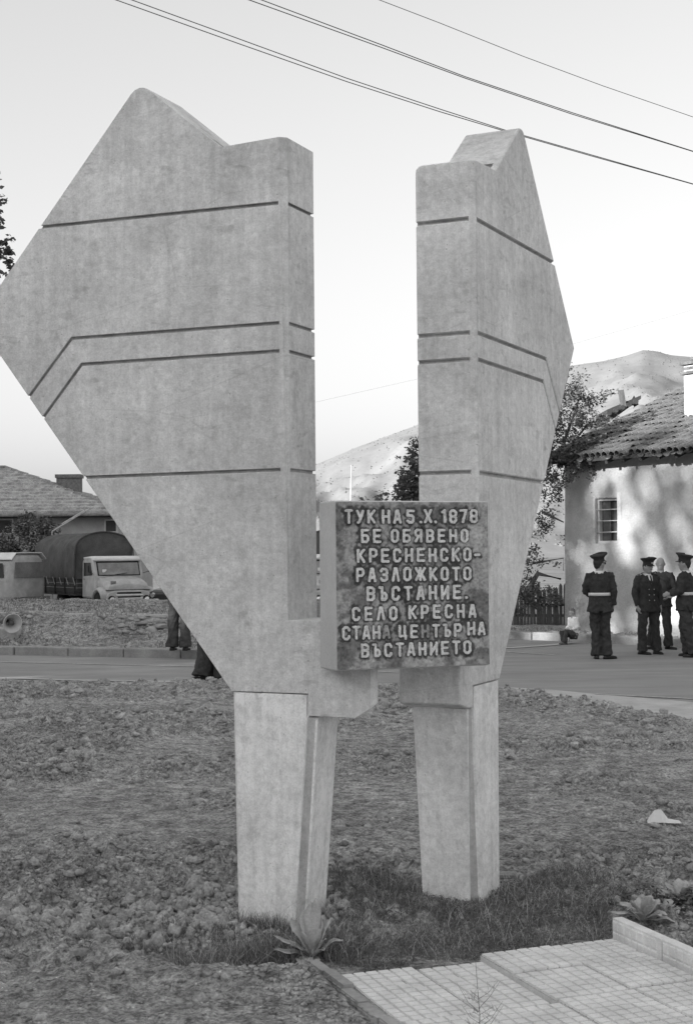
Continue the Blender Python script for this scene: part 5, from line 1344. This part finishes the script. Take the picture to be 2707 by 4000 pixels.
n = 90; s = rng.uniform(1.0, 4.3, n); d = 2.3+rng.normal(0, .22, n); x = KL0.x+KLd.x*s+KLn.x*d; y = KL0.y+KLd.y*s+KLn.y*d; r = rng.uniform(.04, .15, n)
rocks('bank_rubble', np.stack([x, y, bank(x, y)-r*.05], 1), r, 'kerb_pale', .35, 'crumbled whitish mortar breaking out of the bank top near the left pylon', 'rubble')
bp = gz(45, 2508, .13); hb = thing('concrete_block', 'low concrete block beside the kerb at the left edge', 'block', (bp.x, bp.y, .12))
mb = MB(); bw_ = at(108, 2480, bp.y).x-bp.x; bhh = at(45, 2456, bp.y).z-.12
mb.box((-.25, .35, bhh/2), (2*bw_+.1, .6, bhh)); mb.build('block', 'block', hb, bevel=.03)
hc = at(50, 2435, bp.y-.15); horn = thing('horn_loudspeaker', 'round white horn loudspeaker lying on the concrete block at the left edge', 'loudspeaker', tuple(hc))
horn.rotation_euler = (R(8), 0, R(33))
def lathe(prof, name, m, par, n=28):
    mb = MB(); vs = []
    for r, y in prof:
        for k in range(n): a = 2*math.pi*k/n; vs.append((r*math.cos(a), y, r*math.sin(a)))
    mb.add(vs, [(i*n+k, i*n+(k+1) % n, (i+1)*n+(k+1) % n, (i+1)*n+k) for i in range(len(prof)-1) for k in range(n)]); return mb.build(name, m, par, True)
lathe([(.172, -.01), (.18, -.018), (.186, -.01), (.18, .0)], 'rim', 'horn_white', horn)
lathe([(.172, -.008), (.13, .05), (.08, .12), (.05, .2), (.03, .28)], 'horn_bell', 'horn_white', horn)
lathe([(.18, .0), (.14, .06), (.09, .13), (.06, .21), (.055, .3), (.0, .31)], 'horn_back', 'horn_white', horn)
lathe([(.0, -.0), (.045, .02), (.055, .06), (.03, .14), (.0, .15)], 'horn_core', 'horn_dark', horn)
mb = MB(); mb.tube([(0, .3, 0), (0, .42, -.02), (-.02, .5, -.05)], [.06, .06, .05], 10); mb.build('driver', 'horn_dark', horn, True)
mb = MB(); mb.beam((0, .18, -.05), (0, .22, -.18), .03, .02); mb.build('bracket', 'horn_dark', horn)

# ------------------------------------------------------------------ people
def person(loc, rz, label, jo=None, scale=1., jacket='uniform', trousers='uniform_trousers', cap=None, belt=False, shirt=False, hair='hair', bald=False, head_yaw=0., head_pitch=0., skin='skin', shoes='leather', skirt=.80, flare=1.0, collar=True, buttons=0, glasses=False, long_sleeve=True, group=None, epaul=False, open_jacket=False, vent=False):
    t = thing('person', label, 'person', loc, rz, group, scale)
    J = dict(hip=(0, 0, .93), waist=(0, .0, 1.08), chest=(0, 0, 1.28), neck=(0, .01, 1.46), head=(0, -.012, 1.585),
             s1=(.175, .0, 1.41), e1=(.235, .02, 1.13), w1=(.245, -.03, .88), s0=(-.175, .0, 1.41), e0=(-.235, .02, 1.13), w0=(-.245, -.03, .88),
             h1=(.09, 0, .90), k1=(.105, -.01, .49), a1=(.115, .02, .09), h0=(-.09, 0, .90), k0=(-.105, -.01, .49), a0=(-.115, .02, .09), t1=(.02, -1, 0), t0=(-.02, -1, 0), bulk=1.0)
    if jo: J.update(jo)
    V = lambda k: Vector(J[k])
    bk = J['bulk']
    hd = V('head'); Rh = Matrix.Rotation(head_yaw, 3, 'Z') @ Matrix.Rotation(head_pitch, 3, 'X')
    # --- the body: one continuous surface
    b = MB()
    b.tube([V('hip')+Vector((0, 0, -.08)), V('hip'), V('waist'), V('chest'), V('neck')-Vector((0, 0, .06))], [(.13, .10), (.155, .115), (.135, .10), (.165, .115), (.10, .075)], 14)
    b.tube([V('neck')-Vector((0, 0, .07)), V('neck'), hd-Vector((0, 0, .04))], [.075, .062, .062], 12)
    b.ball(hd+Vector((0, 0, .008)), (.080, .100, .114), Rh, 16, 12)
    b.ball(hd+Rh @ Vector((0, -.028, -.062)), (.056, .062, .056), Rh, 12, 8)
    b.tube([hd+Rh @ Vector((0, -.088, .022)), hd+Rh @ Vector((0, -.108, -.012)), hd+Rh @ Vector((0, -.09, -.024))], [.009, .015, .011], 8)
    for sx in (-1, 1): b.ball(hd+Rh @ Vector((sx*.083, .008, -.002)), (.011, .019, .03), Rh, 8, 6)
    b.tube([hd+Rh @ Vector((-.026, -.083, -.052)), hd+Rh @ Vector((0, -.093, -.052)), hd+Rh @ Vector((.026, -.083, -.052))], [.006, .009, .006], 8)
    b.tube([hd+Rh @ Vector((-.045, -.078, .035)), hd+Rh @ Vector((0, -.090, .032)), hd+Rh @ Vector((.045, -.078, .035))], [.009, .009, .009], 8)
    for i in '01':
        sx = 1 if i == '1' else -1
        s, e, w = V('s'+i), V('e'+i), V('w'+i)
        b.tube([s+Vector((-sx*.07, 0, -.02)), s, s.lerp(e, .5), e, e.lerp(w, .4), w], [.05, .052, .045, .038, .036, .026], 10)
        d = (w-e).normalized(); hcn = w+d*.09; pal = Vector((-sx, 0, 0))
        side = Vector((0, -1, 0)); side = (side-d*side.dot(d))
        side = side.normalized() if side.length > .3 else Vector((0, 0, 1))
        flat = d.cross(side).normalized()
        b.tube([w-d*.02, w+d*.03, w+d*.085], [(.022, .018), (.036, .018), (.038, .015)], 10, side)
        if flat.dot(pal) < 0: flat = -flat
        for k, ln in enumerate((.070, .078, .073, .058)):
            o_ = side*(.029-.0193*k); b0 = w+d*.078+o_; b1 = b0+d*ln*.45+flat*.006; b2 = b1+d*ln*.33+flat*.018; b3 = b2+d*ln*.15+flat*.018
            b.tube([b0, b1, b2, b3], [.0095, .009, .0082, .006], 7)
        b.tube([w+d*.025+side*.022, w+d*.055+side*.048+flat*.008, w+d*.088+side*.052+flat*.018], [.012, .0105, .0075], 7)
        h, k_, a = V('h'+i), V('k'+i), V('a'+i)
        b.tube([h+Vector((0, 0, .04)), h, h.lerp(k_, .5), k_, k_.lerp(a, .35), a, a+Vector((0, 0, -.04))], [.085, .088, .07, .052, .05, .034, .03], 12)
        f = Vector(J['t'+i]).normalized(); b.tube([a+Vector((0, 0, -.04))-f*.04, a+f*.06+Vector((0, 0, -.055)), a+f*.15+Vector((0, 0, -.066))], [.03, .035, .022], 8)
    fused('body', b, skin, t, .0085, 1)
    # --- eyes
    for sx in (-1, 1):
        e = MB(); e.ball(hd+Rh @ Vector((sx*.03, -.082, .016)), (.012, .006, .006), Rh, 8, 6); e.build('eye', 'hair', t, True)
    # --- trousers
    p = MB(); hp_ = V('hip')
    p.tube([hp_+Vector((0, 0, -.12)), hp_+Vector((0, 0, 0)), V('waist')], [(.14*bk, .115*bk), (.178*bk, .135*bk), (.158*bk, .122*bk)], 16)
    for i in '01':
        h, k_, a = V('h'+i), V('k'+i), V('a'+i)
        p.tube([h+Vector((0, 0, .03)), h+(k_-h)*.15, h.lerp(k_, .55), k_, k_.lerp(a, .5), a+Vector((0, 0, -.025))], [(.095*bk, .11*bk), (.10*bk, .115*bk), (.088*bk, .10*bk), (.077*bk*flare, .085*bk*flare), (.08*bk*flare, .086*bk*flare), (.088*bk*flare**1.6, .10*bk*flare**1.6)], 14)
    fused('trousers', p, trousers, t, .012, 2, folds=.022)
    # --- jacket or shirt
    c = MB(); H = skirt; w_ = V('waist')
    sh = V('chest')
    c.tube([Vector((w_.x*.5+hp_.x*.5, hp_.y, H)), Vector((hp_.x, hp_.y, (H+w_.z)/2)), w_, sh-Vector((0, 0, .06)), sh+Vector((0, 0, .06)), V('neck')-Vector((0, 0, .05)), V('neck')-Vector((0, 0, .015))],
           [(.21*bk, .155*bk), (.198*bk, .148*bk), (.168*bk, .132*bk), (.192*bk, .142*bk), (.200*bk, .135*bk), (.125, .092), (.072, .07)], 20)
    for i in '01':
        sx = 1 if i == '1' else -1
        s, e, w = V('s'+i), V('e'+i), V('w'+i)
        c.tube([s+Vector((-sx*.09, 0, .0)), s+Vector((sx*.0, 0, -.005)), s.lerp(e, .5), e, e.lerp(w, .5), w-(w-e).normalized()*.01], [(.06, .07), (.067, .075), (.066*bk, .07*bk), (.058*bk, .062*bk), (.052, .056), (.05, .05)], 12)
    if vent:
        for sx in (-1, 1): c.tube([Vector((sx*.11, .08, H+.12)), Vector((sx*.14, .14, H-.02))], [(.09, .05), (.10, .03)], 10)
    fused('jacket' if jacket in ('uniform', 'suit') else 'shirt', c, jacket, t, .012, 2, folds=.018)
    # --- shoes
    for i in '01':
        a = V('a'+i); f = Vector(J['t'+i]).normalized(); q = a.z-.09; s_ = MB()
        base = Vector((a.x, a.y, q)); r_ = Vector((-f.y, f.x, 0))
        pr = [(-.085, .026, .05), (-.06, .038, .075), (.0, .040, .085), (.07, .044, .06), (.13, .047, .05), (.175, .036, .042), (.195, .018, .03)]
        vs = []
        for y, w2, z in pr:
            o_ = base+f*y; vs += [o_-r_*w2+Vector((0, 0, .002)), o_+r_*w2+Vector((0, 0, .002)), o_+r_*w2*.92+Vector((0, 0, z*.6)), o_+r_*w2*.4+Vector((0, 0, z)), o_-r_*w2*.4+Vector((0, 0, z)), o_-r_*w2*.92+Vector((0, 0, z*.6))]
        s_.add(vs, [(i_*6+j, i_*6+(j+1) % 6, (i_+1)*6+(j+1) % 6, (i_+1)*6+j) for i_ in range(6) for j in range(6)]+[tuple(range(6)), tuple(range(36, 42))]); s_.build('shoe', shoes, t, True)
    # --- neck: shirt collar, shirt front, tie
    if collar:
        m_ = MB(); nk = V('neck'); m_.tube([nk-Vector((0, 0, .03)), nk+Vector((0, 0, .0)), nk+Vector((0, 0, .018))], [(.076, .076), (.068, .070), (.064, .066)], 16, cap=False); m_.build('shirt_collar', 'white_cloth', t, True)
    if shirt:
        def chest(x, z, off):    # front surface of the jacket near the middle
            y = -(.132*bk if z < 1.34 else .132*bk-(z-1.34)*.45); return Vector((x, y-off+abs(x)*.15, z))
        m_ = MB(); m_.add([chest(-.05, 1.44, .006), chest(.05, 1.44, .006), chest(.036, 1.36, .008), chest(0, 1.25, .010), chest(-.036, 1.36, .008), chest(0, 1.36, .014)], [(0, 1, 5), (1, 2, 5), (2, 3, 5), (3, 4, 5), (4, 0, 5)]); o = m_.build('shirt_front', 'white_cloth', t); sd_ = o.modifiers.new('s', 'SOLIDIFY'); sd_.thickness = .008
        m_ = MB(); m_.add([chest(-.014, 1.435, .022), chest(.014, 1.435, .022), chest(.016, 1.33, .024), chest(0, 1.26, .022), chest(-.016, 1.33, .024)], [(0, 1, 2, 3, 4)]); o = m_.build('tie', 'uniform', t); sd_ = o.modifiers.new('s', 'SOLIDIFY'); sd_.thickness = .006
        for sx in (-1, 1):
            m_ = MB(); m_.add([chest(sx*.045, 1.45, .008), chest(sx*.085, 1.38, .004), chest(sx*.06, 1.33, .012), chest(sx*.004, 1.23, .016), chest(sx*.036, 1.36, .014)], [(0, 1, 2, 4), (2, 3, 4)]); o = m_.build('lapel', jacket, t); sd_ = o.modifiers.new('s', 'SOLIDIFY'); sd_.thickness = .008
    for k in range(buttons):
        m_ = MB(); z = 1.19-.10*(k//2); x = .05*(1 if k % 2 else -1); m_.ball((x, -.142*bk-(.01 if z < 1.05 else 0), z), (.009, .006, .009), None, 8, 6); m_.build('button', 'buckle', t, True)
    if epaul:
        for sx in (-1, 1):
            m_ = MB(); m_.box((sx*.14, .0, 1.475), (.12, .055, .012), Matrix.Rotation(sx*R(20), 3, 'Y')); m_.build('epaulette', 'grey_cloth', t, bevel=.004)
            m_ = MB(); m_.ball((sx*.15, -.005, 1.482), .012, None, 6, 4); m_.build('badge', 'buckle', t)
    if belt:
        m_ = MB(); z = w_.z+.005; vs = []; n = 28
        for dz in (-.026, .026):
            for rr in (.0, .008):
                for k in range(n):
                    a = 2*math.pi*k/n; vs.append((w_.x+(.180*bk+rr)*math.cos(a), w_.y+(.142*bk+rr)*math.sin(a), z+dz))
        m_.add(vs, [(n+k, n+(k+1) % n, 3*n+(k+1) % n, 3*n+k) for k in range(n)]+[(2*n+k, 3*n+k, 3*n+(k+1) % n, 2*n+(k+1) % n) for k in range(n)]+[(k, (k+1) % n, n+(k+1) % n, n+k) for k in range(n)]); m_.build('belt', 'belt', t, True)
        m_ = MB(); m_.box((w_.x, w_.y-.155*bk, z), (.06, .012, .06)); m_.build('buckle', 'buckle', t, bevel=.004)
    # --- hair, cap, glasses
    if hair:
        m_ = MB(); m_.ball(hd+Rh @ Vector((0, .018, .030)), (.086, .094, .100), Rh, 16, 12)
        if not bald:
            m_.ball(hd+Rh @ Vector((0, -.02, .06)), (.070, .072, .062), Rh, 14, 10); m_.ball(hd+Rh @ Vector((0, .05, -.01)), (.066, .052, .075), Rh, 12, 8)
        else: m_ = MB(); m_.ball(hd+Rh @ Vector((0, .035, -.005)), (.076, .066, .058), Rh, 14, 10)
        m_.build('hair', hair, t, True)
    if cap:
        tilt, yaw = cap; c4 = Matrix.Translation(hd+Rh @ Vector((0, .0, .062))) @ Matrix.Rotation(head_yaw+yaw, 4, 'Z') @ Matrix.Rotation(head_pitch+tilt, 4, 'X')
        m_ = MB(); n = 28; vs = []
        for r0, r1, z, dy in ((.084, .102, -.012, 0), (.086, .104, .036, 0), (.108, .126, .056, -.002), (.142, .156, .084, -.006), (.141, .154, .100, -.008), (.10, .11, .110, -.006), (.0, .0, .114, -.004)):
            for k in range(n):
                a = 2*math.pi*k/n; up_ = .022*max(0, -math.sin(a))*(1 if z > .04 else 0); vs.append(c4 @ Vector((r0*math.cos(a), dy+r1*math.sin(a), z+up_)))
        m_.add(vs, [(i_*n+k, i_*n+(k+1) % n, (i_+1)*n+(k+1) % n, (i_+1)*n+k) for i_ in range(6) for k in range(n)]); cp = m_.build('cap', 'uniform', t, True)
        m_ = MB(); vs = []
        for k in range(13):
            a = math.pi*(1+.14)+math.pi*.72*k/12
            vs += [c4 @ Vector((.082*math.cos(a), .100*math.sin(a), -.008)), c4 @ Vector((.098*math.cos(a), .155*math.sin(a), -.032))]
        m_.add(vs, [(2*i_, 2*i_+1, 2*i_+3, 2*i_+2) for i_ in range(12)]); v_ = m_.build('visor', 'leather', cp, True); sd_ = v_.modifiers.new('s', 'SOLIDIFY'); sd_.thickness = .004
        m_ = MB(); m_.ball(c4 @ Vector((0, -.108, .018)), (.014, .008, .018), None, 8, 6); m_.build('badge', 'buckle', cp, True)
    if glasses:
        m_ = MB()
        for sx in (-1, 1):
            m_.tube([hd+Rh @ Vector((sx*.074, .0, .018)), hd+Rh @ Vector((sx*.068, -.095, .020))], [.003, .003], 5)
            m_.box(hd+Rh @ Vector((sx*.034, -.102, .016)), (.05, .004, .036), Rh)
        m_.build('glasses', 'hair', t)
    return t

def stand(px, py, z=0.): p = gz(px, py, z); return (p.x, p.y, z)
# officer with his back turned, looking right
p = stand(2344, 2574)
person(p, R(172), 'officer in peaked cap and white belt standing with his back to us', dict(
    e0=(-.235, .02, 1.15), w0=(-.225, -.02, .90), e1=(.24, -.02, 1.13), w1=(.13, -.20, 1.06), k1=(.075, -.02, .49), a1=(.06, .0, .09), k0=(-.09, -.03, .49), a0=(-.12, .02, .09), t0=(-.75, -.65, 0), t1=(.05, -1, 0), bulk=.99),
    .955, cap=(R(-10), 0), belt=True, head_yaw=R(-42), glasses=True, skirt=.80, vent=True)
# officer facing us with tie
p = stand(2532, 2556)
person(p, R(16), 'capped officer in open collar tunic and tie facing us between the other two', dict(
    e0=(-.25, .02, 1.12), w0=(-.22, -.03, .88), e1=(.245, .04, 1.12), w1=(.24, -.02, .88), h0=(-.09, 0, .9), k0=(-.13, -.03, .49), a0=(-.12, .02, .09), k1=(.13, -.02, .49), a1=(.17, .02, .09), t1=(.1, -1, 0), t0=(.45, -.9, 0), head=(.0, -.02, 1.59), bulk=1.06),
    .91, cap=(R(-6), 0), shirt=True, head_yaw=R(14), head_pitch=R(8), buttons=6, epaul=True, skirt=.78)
# bald man half hidden behind him
p = stand(2583, 2536)
person(p, R(-20), 'bareheaded grey-haired man in dark clothes half hidden behind the facing officer', dict(
    e1=(.25, .04, 1.12), w1=(.16, -.14, 1.00), k1=(.11, -.01, .49), a1=(.13, .02, .09), k0=(-.14, 0, .49), a0=(-.22, .06, .09), t1=(.8, -.6, 0), t0=(-.1, -1, 0), head=(-.0, -.0, 1.60)), .93,
    jacket='suit', trousers='suit', bald=True, hair='hair_fair', collar=False, head_yaw=R(10))
# officer at the right edge facing left
p = stand(2680, 2566)
person(p, R(-118), 'capped officer with white belt at the right edge turned to the left', dict(
    e0=(-.27, -.02, 1.14), w0=(-.24, -.24, 1.06), e1=(.23, -.02, 1.12), w1=(.20, -.22, 1.08), k0=(-.12, -.06, .49), a0=(-.14, .0, .09), k1=(.11, .06, .50), a1=(.10, .16, .09), t0=(-.3, -1, 0), t1=(0, -1, 0), bulk=1.08),
    .945, cap=(R(-8), 0), belt=True, head_yaw=R(8), epaul=False, skirt=.80, vent=True)
# child sitting on the kerb
kp = gz(2236, 2482, .16)
cs = .62
person((kp.x, kp.y-.02, 0.02), R(-62), 'small fair-haired child in white shirt sitting on the kerb beside the house corner', dict(
    hip=(0, .02, .24), waist=(0, .03, .42), chest=(0, .01, .60), neck=(0, .0, .77), head=(0, -.03, .92), s1=(.14, .01, .73), s0=(-.14, .01, .73), e1=(.20, .05, .50), w1=(.12, -.12, .40), e0=(-.20, .03, .50), w0=(-.14, -.14, .42),
    h1=(.085, 0, .24), h0=(-.085, 0, .24), k1=(.10, -.33, .36), a1=(.07, -.36, .06), k0=(-.12, -.34, .34), a0=(-.14, -.22, .06), t1=(0, -1, 0), t0=(0, -1, 0), bulk=.92), cs, jacket='white_cloth', trousers='denim', hair='hair_child', skin='skin_child', collar=False, skirt=.30, shoes='grey_cloth')
# man in bell-bottoms striding along the near side of the road, mostly behind the left pylon
p = gz(812, 2661)
person((p.x+.06, p.y+.1, 0), R(-70), 'person in wide dark bell-bottom trousers walking behind the left pylon', dict(
    k0=(-.10, -.06, .50), a0=(-.11, -.10, .09), k1=(.10, .06, .50), a1=(.11, .14, .09), bulk=1.05), 1.0, jacket='grey_cloth', trousers='uniform', flare=1.30)
# man in plaid shirt standing on the kerb behind the road
p = gz(702, 2541, .15)
person((p.x, p.y, .15), R(170), 'person in checked shirt and dark trousers standing on the kerb beside the left pylon', dict(
    e1=(.24, -.03, 1.14), w1=(.20, -.10, .96), e0=(-.24, -.03, 1.14), w0=(-.2, -.10, .96)), .97, jacket='plaid', trousers='denim', flare=1.12, collar=False, skirt=.90)

# ------------------------------------------------------------------ overhead wires
def wire(pix, Y0, Y1, label, r=.007, ext=2.5):
    P = [at(x, y, Y0+(Y1-Y0)*i/(len(pix)-1)) for i, (x, y) in enumerate(pix)]
    P = [P[0]+(P[0]-P[1])*ext]+P+[P[-1]+(P[-1]-P[-2])*2.5]
    mb = MB(); mb.tube(P, [r]*len(P), 5); tag(mb.build('overhead_wire', 'wire', None, True), label, 'wire', 'overhead wires crossing the sky')
def cr(x, y): return (400+x/.6819, y/.6819)
wire([cr(80, 0), cr(360, 102), cr(650, 208), cr(900, 291), cr(1070, 346), cr(1300, 412), cr(1573, 490)], 20, 23, 'upper wire of the lowest pair crossing above both pylons')
wire([cr(38, 0), cr(360, 115), cr(650, 217), cr(900, 298), cr(1070, 349), cr(1300, 415), cr(1573, 491)], 20, 23, 'lower wire of the lowest pair crossing above both pylons')
wire([cr(425, 0), cr(745, 120), cr(965, 204), cr(1250, 300), cr(1573, 403)], 20, 23, 'upper wire of the middle pair crossing the sky')
wire([cr(392, 0), cr(745, 127), cr(965, 208), cr(1250, 304), cr(1573, 404)], 20, 23, 'lower wire of the middle pair crossing the sky')
wire([cr(738, 0), cr(900, 62), cr(1120, 150), cr(1330, 228), cr(1573, 312)], 20, 23, 'single topmost wire at the upper right of the sky', .005)
wire([(1150, 1590), (1500, 1510), (2232, 1345), (2707, 1210)], 60, 66, 'faint distant wire rising to the right above the hill', .003, .1)

# ------------------------------------------------------------------ what stays in sun on the house wall
def WP(px, py): return onplane(px, py, WC, Wn)
SUNLIT = []
for x, y, r in ((2470, 1800, .10), (2500, 1770, .12), (2560, 1790, .12), (2590, 1750, .15), (2640, 1760, .14), (2690, 1730, .15), (2350, 1860, .14), (2340, 1890, .13), (2400, 1830, .10), (2430, 1880, .10), (2520, 1850, .12), (2530, 1890, .14), (2600, 1840, .10), (2650, 1830, .12),
                (2700, 1850, .14), (2440, 1950, .12), (2470, 2010, .14), (2510, 1960, .10), (2550, 2030, .13), (2600, 1930, .10), (2640, 1990, .12), (2690, 1960, .12), (2440, 2080, .13), (2490, 2060, .12), (2540, 2120, .15), (2600, 2090, .10), (2650, 2060, .14), (2700, 2100, .12),
                (2350, 2140, .08), (2450, 2150, .12), (2475, 2180, .12), (2560, 2160, .12), (2640, 2140, .10), (2700, 2180, .14), (2300, 1930, .08), (2420, 2030, .07), (2585, 2225, .12), (2590, 2290, .16), (2600, 2360, .18), (2610, 2430, .18), (2640, 2300, .16), (2650, 2400, .2), (2660, 2450, .16),
                (2700, 2350, .2), (2700, 2260, .16), (2500, 2440, .06), (2430, 2370, .05), (2720, 2430, .2), (2490, 1900, .08)):
    SUNLIT.append((WP(x, y), r))
for x, y, z, r in ((2070, 2480, .08, .15), (2120, 2482, .08, .15), (2170, 2485, .08, .15), (2200, 2487, .08, .10)):
    SUNLIT.append((at(x, y, 28.3), r))
SUNLIT.append((at(2700, 1500, 28.2), .4)); SUNLIT.append((at(2640, 1600, 29), .3))
backrow()
